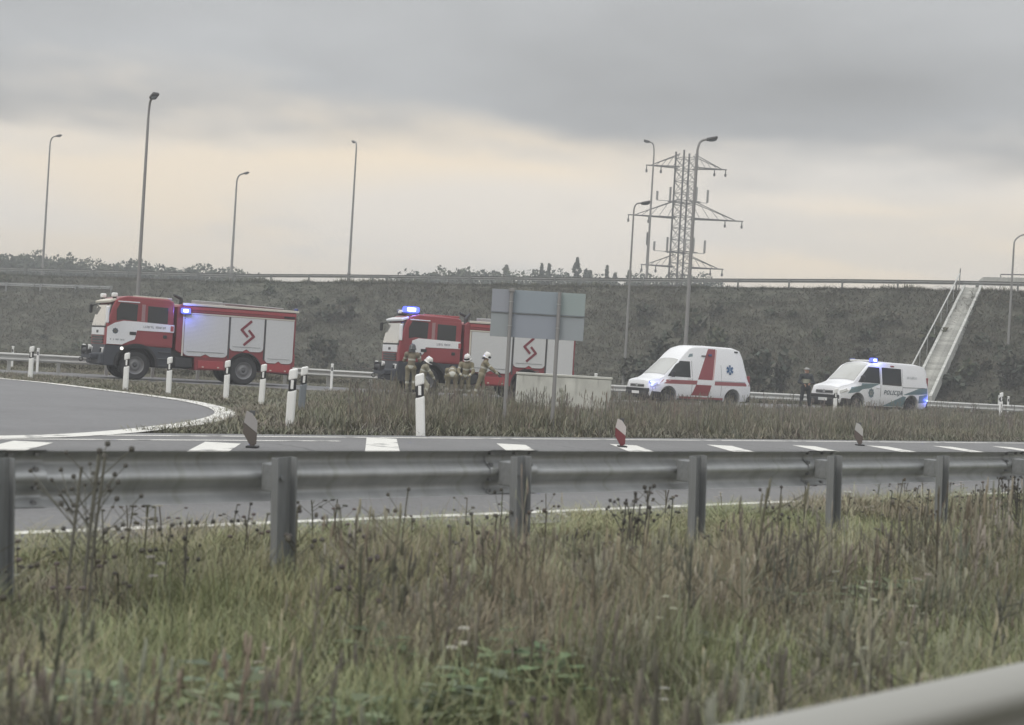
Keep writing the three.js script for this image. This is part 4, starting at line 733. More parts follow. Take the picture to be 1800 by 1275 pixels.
const headGeo = (() => { // chin down, face towards +z
  const b = [bone(V(0, 0.02, -0.01), V(0, 0.035, -0.03), 0.085, 0.092), bone(V(0, -0.05, 0.03), V(0, -0.075, 0.045), 0.055, 0.034), bone(V(0, 0.0, 0.085), V(0, -0.03, 0.108), 0.012, 0.016), bone(V(-0.035, 0.02, 0.074), V(0.035, 0.02, 0.074), 0.014, 0.014), bone(V(0, -0.09, -0.03), V(0, -0.16, -0.035), 0.055, 0.06), bone(V(-0.018, -0.055, 0.082), V(0.018, -0.055, 0.082), 0.01, 0.01)];
  for (const s of [-1, 1]) b.push(bone(V(s * 0.088, 0.015, -0.01), V(s * 0.09, -0.03, -0.005), 0.018, 0.012), bone(V(s * 0.04, -0.02, 0.06), V(s * 0.045, -0.04, 0.04), 0.022, 0.02));
  const g = sdMesh(field(b, 0.022), V(0, -0.02, 0.01), 0.17, 46).toNonIndexed();
  const eye = [-1, 1].map((s) => new THREE.SphereGeometry(0.011, 8, 6).translate(s * 0.032, 0.004, 0.082).toNonIndexed());
  const paint = (q, c) => { const a = new Float32Array(q.attributes.position.count * 3); for (let i = 0; i < a.length; i += 3) a.set(c, i); q.setAttribute('color', new THREE.BufferAttribute(a, 3)); q.deleteAttribute('uv'); return q; };
  return mergeGeometries([paint(g, [0.38, 0.23, 0.17]), ...eye.map((e) => paint(e, [0.03, 0.025, 0.02]))]);
})();
const handGeo = (() => { // wrist at the origin, fingers along +y, palm towards +z, thumb at +x
  const b = [bone(V(-0.02, 0.02, 0), V(-0.025, 0.075, 0), 0.02, 0.017), bone(V(0.015, 0.02, 0), V(0.02, 0.08, 0), 0.021, 0.018), bone(V(0, -0.03, 0), V(0, 0.02, 0), 0.027, 0.026)];
  [[-0.036, 0.078, 0.8], [-0.012, 0.088, 0.97], [0.012, 0.09, 1.03], [0.036, 0.084, 0.94]].forEach(([x, y, l], i) => { let p = V(x * 0.85, y - 0.012, 0), a = 0.35 + i * 0.05; for (const [s, r0, r1] of [[0.042, 0.0105, 0.0098], [0.028, 0.0098, 0.009], [0.022, 0.009, 0.0075]]) { const q = p.clone().add(V(x * 0.1, Math.cos(a), Math.sin(a)).multiplyScalar(s * l)); b.push(bone(p, q, r0, r1)); p = q; a += 0.55; } });
  let p = V(0.024, 0.018, 0.006); for (const [dx, dy, dz, s, r] of [[0.75, 0.6, 0.35, 0.042, 0.013], [0.45, 0.8, 0.45, 0.032, 0.011], [0.2, 0.85, 0.5, 0.026, 0.009]]) { const q = p.clone().add(V(dx, dy, dz).normalize().multiplyScalar(s)); b.push(bone(p, q, r, r * 0.9)); p = q; }
  return sdMesh(field(b, 0.008), V(0, 0.06, 0.02), 0.125, 60).toNonIndexed();
})();
function person(label, pos, o) { // o.j: joints in metres, x to the right of the picture, y up, z towards the viewer
  const j = Object.fromEntries(Object.entries(o.j).map(([k, v]) => [k, V(...v)])), c = o.colors, s = o.bulk ?? 1;
  const t = thing('person', label, 'person', pos, 0);
  const sh = (k) => j['sh' + k], b = [
    bone(j.pelvis, j.chest, 0.135 * s, 0.15 * s, 'torso'), bone(j.chest, j.neck, 0.13 * s, 0.07, 'collar'), bone(j.shL, j.shR, 0.085 * s, 0.085 * s, 'collar'), bone(j.hipL, j.hipR, 0.115 * s, 0.115 * s, 'hip'),
    bone(j.neck, j.head, 0.06, 0.05, 'neck')];
  for (const k of ['L', 'R']) {
    b.push(bone(sh(k), j['el' + k], 0.075 * s, 0.06 * s, 'upper'), bone(j['el' + k], j['wr' + k], 0.06 * s, 0.045 * s, 'fore'), bone(j['hip' + k], j['kn' + k], 0.105 * s, 0.075 * s, 'thigh'), bone(j['kn' + k], j['an' + k], 0.078 * s, 0.062 * s, 'shin'));
    const f = j['an' + k].clone().add(V(...(o.feet ?? [0.17, 0, 0.05]))); f.y = j['an' + k].y - 0.045; b.push(bone(j['an' + k].clone().add(V(0, -0.03, 0)), f, 0.055, 0.042, 'boot'));
  }
  const ys = Object.values(j).map((v) => v.y), xs = Object.values(j).map((v) => v.x), centre = V((Math.min(...xs) + Math.max(...xs)) / 2, (Math.min(...ys) + Math.max(...ys)) / 2, 0.05);
  const g = sdMesh(field(b, 0.05), centre, 1.05, 100).toNonIndexed(), p = g.attributes.position, col = new Float32Array(p.count * 3);
  for (let i = 0; i < p.count; i++) {
    let best = null, bd = 1e9, bt = 0; for (const q of b) { const e = cap(p.getX(i), p.getY(i), p.getZ(i), q); if (e < bd) { bd = e; best = q.kind; bt = q.t; } }
    let k = { torso: c.jacket, collar: c.jacket, hip: c.trousers, neck: c.skin ?? [0.38, 0.23, 0.17], upper: c.jacket, fore: c.jacket, thigh: c.trousers, shin: c.trousers, boot: c.boots }[best];
    if (c.band && ((best === 'torso' && (bt < 0.13 || (bt > 0.62 && bt < 0.78))) || (best === 'fore' && bt > 0.6 && bt < 0.85) || (best === 'shin' && bt > 0.3 && bt < 0.5) || (best === 'upper' && bt > 0.5 && bt < 0.66))) k = c.band;
    if (c.vest && best === 'torso' && bt > 0.45 && bt < 0.9) k = c.vest;
    const w = 0.88 + 0.24 * fbm(p.getX(i) * 9 + 30, p.getY(i) * 9 + p.getZ(i) * 7, 3, 3); col.set(k.map((v) => v * w), i * 3);
  }
  g.setAttribute('color', new THREE.BufferAttribute(col, 3));
  const put = (geo, at, q, rgb) => { const h = geo.clone().applyQuaternion(q).translate(at.x, at.y, at.z); if (rgb) { const a = new Float32Array(h.attributes.position.count * 3); for (let i = 0; i < a.length; i += 3) a.set(rgb, i); h.setAttribute('color', new THREE.BufferAttribute(a, 3)); } for (const k of Object.keys(h.attributes)) if (!['position', 'normal', 'color'].includes(k)) h.deleteAttribute(k); return h; };
  const hq = new THREE.Quaternion().setFromEuler(new THREE.Euler(...(o.look ?? [0.2, 0.9, 0]), 'YXZ')), list = [g, put(headGeo, j.head, hq)];
  for (const k of ['L', 'R']) { const dir = j['wr' + k].clone().sub(j['el' + k]).normalize(); list.push(put(handGeo, j['wr' + k].clone().addScaledVector(dir, 0.03), new THREE.Quaternion().setFromUnitVectors(V(0, 1, 0), dir), c.gloves)); }
  part('body', mergeGeometries(list), bodyMat, t);
  if (o.helmet) {
    const shell = new THREE.LatheGeometry([[0.0, 0.165], [0.06, 0.158], [0.1, 0.13], [0.128, 0.08], [0.134, 0.02], [0.137, -0.03], [0.165, -0.05], [0.16, -0.058], [0.12, -0.04]].map((q) => new THREE.Vector2(...q)), 24).scale(0.95, 1, 1.12).translate(0, 0.02, -0.02);
    const h = part('helmet', shell, o.helmet, t); h.position.copy(j.head); h.quaternion.copy(hq);
    part('visor', new THREE.SphereGeometry(0.135, 16, 8, Math.PI * 0.15, Math.PI * 0.7, Math.PI * 0.42, Math.PI * 0.2).rotateY(-Math.PI / 2 + Math.PI / 2).translate(0, 0.03, 0.012), M.glass, h); part('crest_ridge', new RoundedBoxGeometry(0.02, 0.03, 0.2, 2, 0.008).translate(0, 0.175, -0.03), o.helmet, h);
    part('neck_guard', new THREE.CylinderGeometry(0.125, 0.15, 0.12, 16, 1, true, Math.PI * 0.6, Math.PI * 0.8).translate(0, -0.08, -0.03), M.dark, h);
  } else { const k = part('cap', new THREE.SphereGeometry(0.112, 18, 10, 0, 6.3, 0, Math.PI / 2).scale(1, 0.75, 1.1).translate(0, 0.045, -0.015), o.cap, t); k.position.copy(j.head); k.quaternion.copy(hq); part('cap_peak', new THREE.CylinderGeometry(0.1, 0.105, 0.012, 18, 1, false, -1.2, 2.4).translate(0, 0.05, 0.05), M.black, k); }
  if (o.tank) { const a = j.chest, q = part('air_tank', new THREE.CapsuleGeometry(0.07, 0.36, 6, 14), M.darkGrey, t); q.position.set(a.x + o.tank[0], a.y + o.tank[1], a.z + o.tank[2]); q.rotation.set(o.tank[3] ?? 0, 0, o.tank[4] ?? 0); }
  return t;
}
const bodyMat = new THREE.MeshStandardMaterial({ vertexColors: true, roughness: 0.85 });
const khaki = { jacket: [0.23, 0.2, 0.125], trousers: [0.21, 0.185, 0.12], boots: [0.02, 0.02, 0.02], gloves: [0.05, 0.05, 0.05], band: [0.5, 0.5, 0.44] };
const helmetWhite = phys([0.72, 0.71, 0.68], 0.35, { clearcoat: 0.6 }), helmetDark = phys([0.03, 0.032, 0.035], 0.35, { clearcoat: 0.6 });
{
  const g0 = (X, Z) => gy(X, Z) + 0.05;
  person('firefighter in khaki with a white helmet, reaching to the right along the right engine', [-1.06, g0(-1, 52.6), -52.6], { colors: khaki, helmet: helmetWhite, look: [0.35, 1.3, 0],
    j: { pelvis: [-0.08, 0.95, 0], chest: [0.03, 1.33, 0], neck: [0.07, 1.49, 0], head: [0.1, 1.64, 0.02], shL: [0.02, 1.42, -0.19], shR: [0.06, 1.42, 0.2], elL: [0.27, 1.2, -0.2], wrL: [0.5, 1.08, -0.15], elR: [0.32, 1.18, 0.2], wrR: [0.54, 1.0, 0.14], hipL: [-0.08, 0.9, -0.1], hipR: [-0.08, 0.9, 0.1], knL: [0.0, 0.5, -0.12], anL: [-0.05, 0.1, -0.14], knR: [-0.22, 0.5, 0.14], anR: [-0.32, 0.1, 0.15] } });
  person('white-helmeted firefighter standing with arms bent in the middle of the group, looking down', [-1.76, g0(-1.8, 52.6), -52.6], { colors: khaki, helmet: helmetWhite, look: [0.45, -0.3, 0.05],
    j: { pelvis: [0, 0.9, 0], chest: [0.02, 1.25, 0.08], neck: [0.03, 1.4, 0.12], head: [0.04, 1.53, 0.18], shL: [-0.19, 1.32, 0.08], shR: [0.22, 1.32, 0.1], elL: [-0.28, 1.04, 0.16], wrL: [-0.14, 0.86, 0.32], elR: [0.3, 1.04, 0.16], wrR: [0.14, 0.86, 0.34], hipL: [-0.1, 0.86, 0], hipR: [0.1, 0.86, 0], knL: [-0.14, 0.47, 0.08], anL: [-0.17, 0.1, 0.0], knR: [0.14, 0.47, 0.08], anR: [0.2, 0.1, 0.0] }, feet: [0.02, 0, 0.17] });
  person('firefighter with a dark helmet bending down beside the wheel of the right engine', [-2.27, g0(-2.3, 52.3), -52.3], { colors: khaki, helmet: helmetDark, look: [1.1, 2.6, 0],
    j: { pelvis: [0.02, 0.88, 0.1], chest: [0.0, 1.06, -0.22], neck: [-0.01, 1.1, -0.38], head: [-0.02, 1.06, -0.52], shL: [-0.2, 1.05, -0.28], shR: [0.19, 1.05, -0.28], elL: [-0.24, 0.78, -0.34], wrL: [-0.2, 0.55, -0.42], elR: [0.22, 0.78, -0.34], wrR: [0.18, 0.55, -0.42], hipL: [-0.1, 0.84, 0.1], hipR: [0.12, 0.84, 0.1], knL: [-0.14, 0.47, 0.02], anL: [-0.16, 0.1, 0.08], knR: [0.16, 0.47, 0.02], anR: [0.2, 0.1, 0.08] }, feet: [0.02, 0, -0.17] });
  person('firefighter in pale khaki with a white helmet, stooping behind the large delineator', [-3.3, g0(-3.3, 51.4), -51.4], { colors: { ...khaki, jacket: [0.24, 0.22, 0.16], trousers: [0.36, 0.34, 0.27] }, helmet: helmetWhite, look: [0.5, 1.2, 0],
    j: { pelvis: [-0.05, 0.78, 0], chest: [0.05, 1.1, 0.02], neck: [0.12, 1.23, 0.02], head: [0.18, 1.34, 0.04], shL: [0.06, 1.15, -0.18], shR: [0.1, 1.15, 0.2], elL: [0.26, 0.92, -0.18], wrL: [0.4, 0.72, -0.12], elR: [0.3, 0.9, 0.2], wrR: [0.42, 0.7, 0.12], hipL: [-0.06, 0.74, -0.1], hipR: [-0.05, 0.74, 0.1], knL: [0.14, 0.45, -0.12], anL: [0.06, 0.1, -0.14], knR: [0.18, 0.44, 0.12], anR: [0.12, 0.1, 0.16] } });
  person('firefighter with a dark helmet climbing at the front door of the right engine', [-3.84, g0(-4, 52.2) + 0.16, -52.1], { colors: { ...khaki, jacket: [0.19, 0.16, 0.11] }, helmet: helmetDark, look: [0.1, 3.0, 0],
    j: { pelvis: [0, 0.95, 0], chest: [0.02, 1.34, 0], neck: [0.02, 1.5, 0], head: [0.02, 1.64, -0.02], shL: [-0.19, 1.43, 0], shR: [0.22, 1.43, 0], elL: [-0.28, 1.18, -0.12], wrL: [-0.2, 1.3, -0.3], elR: [0.32, 1.2, -0.08], wrR: [0.3, 1.36, -0.28], hipL: [-0.1, 0.9, 0], hipR: [0.1, 0.9, 0], knL: [-0.12, 0.5, -0.04], anL: [-0.12, 0.1, 0.02], knR: [0.14, 0.52, -0.1], anR: [0.14, 0.12, -0.02] }, feet: [0, 0, -0.17] });
  person('police officer in dark uniform standing in front of the police van', [12.35, gy(12.3, 57.2) + 0.05, -57.2], { colors: { jacket: [0.035, 0.04, 0.045], trousers: [0.03, 0.033, 0.037], boots: [0.015, 0.015, 0.015], gloves: [0.36, 0.22, 0.16], vest: [0.34, 0.34, 0.27] }, cap: std([0.3, 0.3, 0.29], 0.7), look: [0.1, 0.5, 0], bulk: 0.95,
    j: { pelvis: [0, 0.94, 0], chest: [0.01, 1.32, 0.01], neck: [0.01, 1.49, 0.01], head: [0.01, 1.63, 0.03], shL: [-0.19, 1.41, 0], shR: [0.2, 1.41, 0.02], elL: [-0.29, 1.14, 0.02], wrL: [-0.14, 1.06, 0.22], elR: [0.3, 1.15, 0.04], wrR: [0.12, 1.1, 0.24], hipL: [-0.1, 0.9, 0], hipR: [0.1, 0.9, 0], knL: [-0.15, 0.5, 0.02], anL: [-0.18, 0.1, 0], knR: [0.15, 0.5, 0.02], anR: [0.2, 0.1, 0.02] }, feet: [0.05, 0, 0.16] });
}

// ---------------------------------------------------------------- trees and shrubs
const leafMat = new THREE.MeshStandardMaterial({ vertexColors: true, roughness: 0.9, side: THREE.DoubleSide });
const trunkMat = std([0.055, 0.048, 0.04], 0.95);
function foliage(list) { // [cx, cy, cz, rx, ry, rz, count, size, [r, g, b], seed, cone?]
  const pos = [], col = [], nor = [], a = V(), b = V(), n = V();
  for (const [cx, cy, cz, rx, ry, rz, count, size, rgb, seed, cone] of list) {
    const r = rng(seed), lobes = Array.from({ length: 7 }, () => [r() * 2 - 1, r() * 2 - 1, r() * 2 - 1, 0.35 + r() * 0.4]);
    for (let i = 0; i < count; i++) {
      let x, y, z;
      if (cone) { y = r() * 2 - 1; const w = (1 - y) / 2 * (0.75 + 0.35 * Math.sin(y * 14 + seed)) * Math.sqrt(r()) + 0.04, q = r() * 6.283; x = Math.cos(q) * w; z = Math.sin(q) * w; y += (r() - 0.5) * 0.12; }
      else { const L = lobes[Math.floor(r() * 7)], q = r() * 6.283, u = r() * 2 - 1, k = L[3] * Math.cbrt(0.35 + 0.65 * r()), c = Math.sqrt(1 - u * u); x = L[0] * 0.6 + Math.cos(q) * c * k; y = L[1] * 0.6 + u * k; z = L[2] * 0.6 + Math.sin(q) * c * k; }
      a.set(r() - 0.5, r() - 0.5, r() - 0.5).normalize(); b.set(r() - 0.5, r() - 0.5, r() - 0.5).cross(a).normalize(); n.crossVectors(a, b);
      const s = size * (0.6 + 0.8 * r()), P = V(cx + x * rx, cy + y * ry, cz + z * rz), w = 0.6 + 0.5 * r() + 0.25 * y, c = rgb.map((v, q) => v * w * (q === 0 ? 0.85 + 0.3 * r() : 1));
      const q4 = [P.clone().addScaledVector(a, s), P.clone().addScaledVector(b, s * 0.6), P.clone().addScaledVector(a, -s), P.clone().addScaledVector(b, -s * 0.6)];
      for (const k of [0, 1, 2, 0, 2, 3]) { pos.push(q4[k].x, q4[k].y, q4[k].z); nor.push(n.x, n.y, n.z); col.push(...c); }
    }
  }
  const g = new THREE.BufferGeometry(); g.setAttribute('position', new THREE.Float32BufferAttribute(pos, 3)); g.setAttribute('normal', new THREE.Float32BufferAttribute(nor, 3)); g.setAttribute('color', new THREE.Float32BufferAttribute(col, 3)); return g;
}
{ // the far wood behind the embankment: its tree tops follow the photograph's uneven skyline
  const sky = [[-92, 14.4], [-79, 14.6], [-75, 13.9], [-70, 13.9], [-67, 13.3], [-63, 13.4], [-58, 13.9], [-54, 13.9], [-50, 13.8], [-47, 14.4], [-43, 13.7], [-40, 12.6], [-36, 12.4], [-33, 11.6], [-29, 10.6], [-23, 11.4], [-19, 14.0], [-15, 14.9], [-11, 16.0], [-8, 16.0], [-4, 15.9], [0, 15.8], [4, 16.0], [8, 15.4], [12, 15.4], [17, 15.2], [21, 15.7], [25, 15.4], [30, 15.0], [34, 14.2], [40, 11], [60, 10]];
  const top = (X) => { let i = 0; while (i < sky.length - 2 && X > sky[i + 1][0]) i++; return mix(sky[i][1], sky[i + 1][1], clamp((X - sky[i][0]) / (sky[i + 1][0] - sky[i][0]))); };
  const r = rng(77), crowns = [], trunks = [];
  for (let X = -150; X < 75; X += 1.6) for (let k = 0; k < 2; k++) {
    const x = X + r() * 1.6, z = 204 + k * 9 + r() * 8, h = 1.4 + (top(clamp(x, -92, 60)) - 1.4 + (x > -22 ? 0.25 + smooth(6, 14, x) * 1.1 : 0)) * (0.94 + 0.1 * r()) * (z / 210), w = 2.0 + r() * 1.8, cone = r() < 0.15 && x > -35;
    crowns.push([x, h - h * 0.26, -z, cone ? w * 1.1 : w, h * (cone ? 0.24 : 0.2), cone ? w * 1.1 : w, 620, cone ? 0.26 : 0.29, [[0.055, 0.07, 0.04], [0.07, 0.078, 0.042], [0.045, 0.062, 0.042]][Math.floor(r() * 3)], 1000 + crowns.length, cone]);
    trunks.push(bar(V(x, -0.3, -z), V(x + (r() - 0.5), h * 0.72, -z), 0.2, 0.08, 5));
  }
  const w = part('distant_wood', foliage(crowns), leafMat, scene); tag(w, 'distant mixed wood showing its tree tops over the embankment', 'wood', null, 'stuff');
  const tk = part('trunks', trunks, trunkMat, w); tk.userData.kind = 'stuff';
  const tree = (label, X, Z, h, rx, cone, seed, rgb = [0.05, 0.064, 0.04]) => {
    const t = thing(cone ? 'conifer_tree' : 'broadleaf_tree', label, 'tree', [X, 0, -Z]), q = rng(seed);
    const br = [bar(V(0, -0.3, 0), V(0.2, h * 0.6, 0), 0.24, 0.1, 7)]; for (let k = 0; k < 8; k++) { const a = q() * 6.28, y = h * (0.4 + 0.05 * k); br.push(bar(V(0.15, y, 0), V(Math.cos(a) * rx * 0.6, y + h * 0.1, Math.sin(a) * rx * 0.6), 0.08, 0.03, 5)); }
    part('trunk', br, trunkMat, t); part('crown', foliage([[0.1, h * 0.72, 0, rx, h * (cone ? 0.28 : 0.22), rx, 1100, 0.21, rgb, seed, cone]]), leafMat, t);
  };
  const P = (px) => (px - 900) / 2400 * 200;
  tree('tall spiky conifer on the skyline left of the pylon', P(1003), 200, 17.2, 3.0, true, 501);
  tree('narrow conifer on the skyline above the road sign, left one of a pair', P(941), 200, 15.9, 2.3, true, 502);
  tree('narrow conifer on the skyline above the road sign, right one of a pair', P(954), 200, 16.0, 2.3, true, 503);
  tree('thin conifer on the skyline between the tall spiky conifer and the lamp posts', P(1056), 200, 16.3, 1.9, true, 504);
  tree('round bushy tree on the skyline right of the far left lamp post', P(92), 200, 13.7, 2.8, false, 505, [0.065, 0.075, 0.045]);
  tree('small upright tree on the skyline with a leaning top, at the left', P(120), 200, 13.9, 0.9, false, 506);
  tree('broad round tree on the skyline left of the tallest lamp post', P(150), 200, 13.9, 3.4, false, 507);
  tree('small round tree on the skyline just right of the tallest lamp post', P(320), 200, 13.8, 1.7, false, 508);
  tree('round tree on the skyline at the foot of the pylon', P(1184), 200, 16.7, 2.2, false, 509);
  tree('bushy tree on the skyline between the two lamp posts left of the pylon', P(1138), 200, 16.6, 2.0, false, 510);
  tree('low round tree on the skyline at the right end of the wood', P(1226), 200, 16.6, 2.0, false, 511);
  const shrub = (label, X, Z, h, w, seed, rgb = [0.085, 0.088, 0.064]) => {
    const t = thing('shrub', label, 'shrub', [X, gy(X, Z), -Z]), q = rng(seed), st = []; for (let k = 0; k < 7; k++) { const a = q() * 6.28; st.push(bar(V(0, -0.1, 0), V(Math.cos(a) * w * 0.45, h * (0.5 + 0.4 * q()), Math.sin(a) * w * 0.45), 0.03, 0.012, 5)); }
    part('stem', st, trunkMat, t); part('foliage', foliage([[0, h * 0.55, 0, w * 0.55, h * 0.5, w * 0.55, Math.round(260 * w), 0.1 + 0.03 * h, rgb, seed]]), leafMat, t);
  };
  shrub('dark shrub on the slope between the two fire engines', -13.5, 97, 2.6, 2.2, 601);
  shrub('dark upright shrub on the slope behind the ambulance windscreen', 9.2, 84, 3.8, 1.7, 602, [0.07, 0.078, 0.06]);
  shrub('broad dark shrub low behind the ambulance bonnet', 7.6, 80, 2.4, 2.6, 603, [0.075, 0.08, 0.06]);
  shrub('dark shrub on the slope behind the rear of the ambulance', 14.6, 81, 3.2, 2.0, 604, [0.078, 0.084, 0.064]);
  shrub('tall dim shrub on the slope left of the police officer', 16.3, 82, 3.4, 1.0, 605, [0.09, 0.095, 0.075]);
  shrub('dark shrub on the slope to the right of the stairs', 29.5, 81, 2.4, 1.5, 606, [0.075, 0.08, 0.06]);
  shrub('small dim shrub at the foot of the slope near the right edge', 33.5, 83, 1.5, 1.8, 607);
  shrub('low pale green shrub on the slope left of the left engine', -30, 104, 1.6, 2.4, 608, [0.085, 0.09, 0.06]);
}

// ---------------------------------------------------------------- grass and weeds
function blades(n, seed, o = {}) { // a tuft of curved blades, about 1 tall
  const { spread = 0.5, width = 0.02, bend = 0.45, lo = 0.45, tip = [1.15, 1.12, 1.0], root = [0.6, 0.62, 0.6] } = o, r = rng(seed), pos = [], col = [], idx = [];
  for (let i = 0; i < n; i++) {
    const a = r() * 6.283, d = Math.sqrt(r()) * spread, x = Math.cos(a) * d, z = Math.sin(a) * d, h = lo + (1 - lo) * r(), f = r() * 6.283, bx = Math.cos(f), bz = Math.sin(f), bn = bend * (0.3 + r()) * h, w = width * (0.7 + 0.6 * r()), t = 0.8 + 0.4 * r(), o0 = pos.length / 3;
    for (let k = 0; k <= 3; k++) {
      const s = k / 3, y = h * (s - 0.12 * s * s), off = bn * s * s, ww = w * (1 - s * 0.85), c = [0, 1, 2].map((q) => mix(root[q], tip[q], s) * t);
      for (const e of [-1, 1]) { pos.push(x + bx * off - bz * ww * e, y, z + bz * off + bx * ww * e); col.push(...c); }
      if (k) { const p = o0 + k * 2; idx.push(p - 2, p - 1, p, p - 1, p + 1, p); }
    }
  }
  const g = new THREE.BufferGeometry(); g.setAttribute('position', new THREE.Float32BufferAttribute(pos, 3)); g.setAttribute('color', new THREE.Float32BufferAttribute(col, 3)); g.setIndex(idx); g.computeVertexNormals(); return g;
}
const paintGeo = (g, c) => { const q = g.index ? g.toNonIndexed() : g.clone(), a = new Float32Array(q.attributes.position.count * 3); for (let i = 0; i < a.length; i += 3) a.set(c, i); q.setAttribute('color', new THREE.BufferAttribute(a, 3)); q.deleteAttribute('uv'); return q; };
function weed(seed, o) { // branching dry stem with round or feathery heads, about 1 tall
  const r = rng(seed), g = [], h = 1, stem = paintGeo(tube([V(0, -0.05, 0), V(0.02, 0.5, 0.01), V(0.05 * (r() - 0.5), h, 0.04)], o.stem ?? 0.006, 5, 4), o.stemColor); g.push(stem);
  const head = (p) => { if (o.kind === 'ball') g.push(paintGeo(new THREE.IcosahedronGeometry(o.size * (0.8 + 0.5 * r()), 0).scale(1, 1.15, 1).translate(p.x, p.y, p.z), o.headColor)); else if (o.kind === 'umbel') { for (let k = 0; k < 7; k++) { const a = k / 7 * 6.28; g.push(paintGeo(new THREE.IcosahedronGeometry(o.size * 0.35, 0).scale(1, 0.5, 1).translate(p.x + Math.cos(a) * o.size, p.y + 0.01, p.z + Math.sin(a) * o.size), o.headColor)); } g.push(paintGeo(new THREE.IcosahedronGeometry(o.size * 0.5, 0).scale(1, 0.4, 1).translate(p.x, p.y + 0.015, p.z), o.headColor)); } else g.push(paintGeo(new THREE.SphereGeometry(o.size, 5, 4).scale(0.55, 4.5, 0.55).translate(p.x, p.y, p.z), o.headColor)); };
  head(V(0, h, 0.04));
  for (let k = 0; k < (o.branches ?? 5); k++) { const a = r() * 6.28, y = 0.45 + 0.45 * r(), l = 0.1 + 0.16 * r(), e = V(Math.cos(a) * l, Math.min(1.02, y + l * 1.1), Math.sin(a) * l); g.push(paintGeo(bar(V(0.01, y, 0.01), e, 0.0035, 0.003, 3), o.stemColor)); head(e); }
  return mergeGeometries(g.map((q) => { for (const k of Object.keys(q.attributes)) if (!['position', 'normal', 'color'].includes(k)) q.deleteAttribute(k); return q; }));
}
function leafyGeo(seed) { // low broad-leaved plant
  const r = rng(seed), pos = [], col = [], idx = [];
  for (let i = 0; i < 22; i++) { const a = r() * 6.283, y = r() * 0.75, l = 0.1 + 0.16 * r(), e = 0.2 + 0.7 * r(), x = Math.cos(a) * 0.06, z = Math.sin(a) * 0.06, w = l * 0.26, o = pos.length / 3, c = 0.7 + 0.6 * r(); const P = (s, k) => { const d = l * s; pos.push(x + Math.cos(a) * d - Math.sin(a) * k, y + e * d - d * d * 1.6, z + Math.sin(a) * d + Math.cos(a) * k); col.push(c, c, c); }; P(0, 0); P(0.5, w); P(0.5, -w); P(1, 0); idx.push(o, o + 2, o + 1, o + 1, o + 2, o + 3); }
  const g = new THREE.BufferGeometry(); g.setAttribute('position', new THREE.Float32BufferAttribute(pos, 3)); g.setAttribute('color', new THREE.Float32BufferAttribute(col, 3)); g.setIndex(idx); g.computeVertexNormals(); return g;
}
const grassMat = new THREE.MeshPhysicalMaterial({ vertexColors: true, roughness: 0.85, side: THREE.DoubleSide, specularIntensity: 0.4 });
function scatter(name, label, category, geo, spots) { // spots: [X, Z, height, width, [r, g, b], turn]
  const m = new THREE.InstancedMesh(geo, grassMat, spots.length), q = new THREE.Quaternion(), c = new THREE.Color(), M4 = new THREE.Matrix4(), e = new THREE.Euler();
  m.name = numbered(name);
  spots.forEach(([X, Z, h, w, rgb, turn, tilt = 0, y], i) => { q.setFromEuler(e.set(tilt, turn, tilt * 0.6)); M4.compose(V(X, (y ?? ground(X, Z)) - 0.02, -Z), q, V(w, h, w)); m.setMatrixAt(i, M4); m.setColorAt(i, c.setRGB(...rgb)); });
  m.castShadow = m.receiveShadow = true; scene.add(m); return tag(m, label, category, null, 'stuff');
}
const jit = (r, c, k = 0.25) => { const b = 1 - k + 2 * k * r(); return c.map((v) => v * b * (0.92 + 0.16 * r())); };
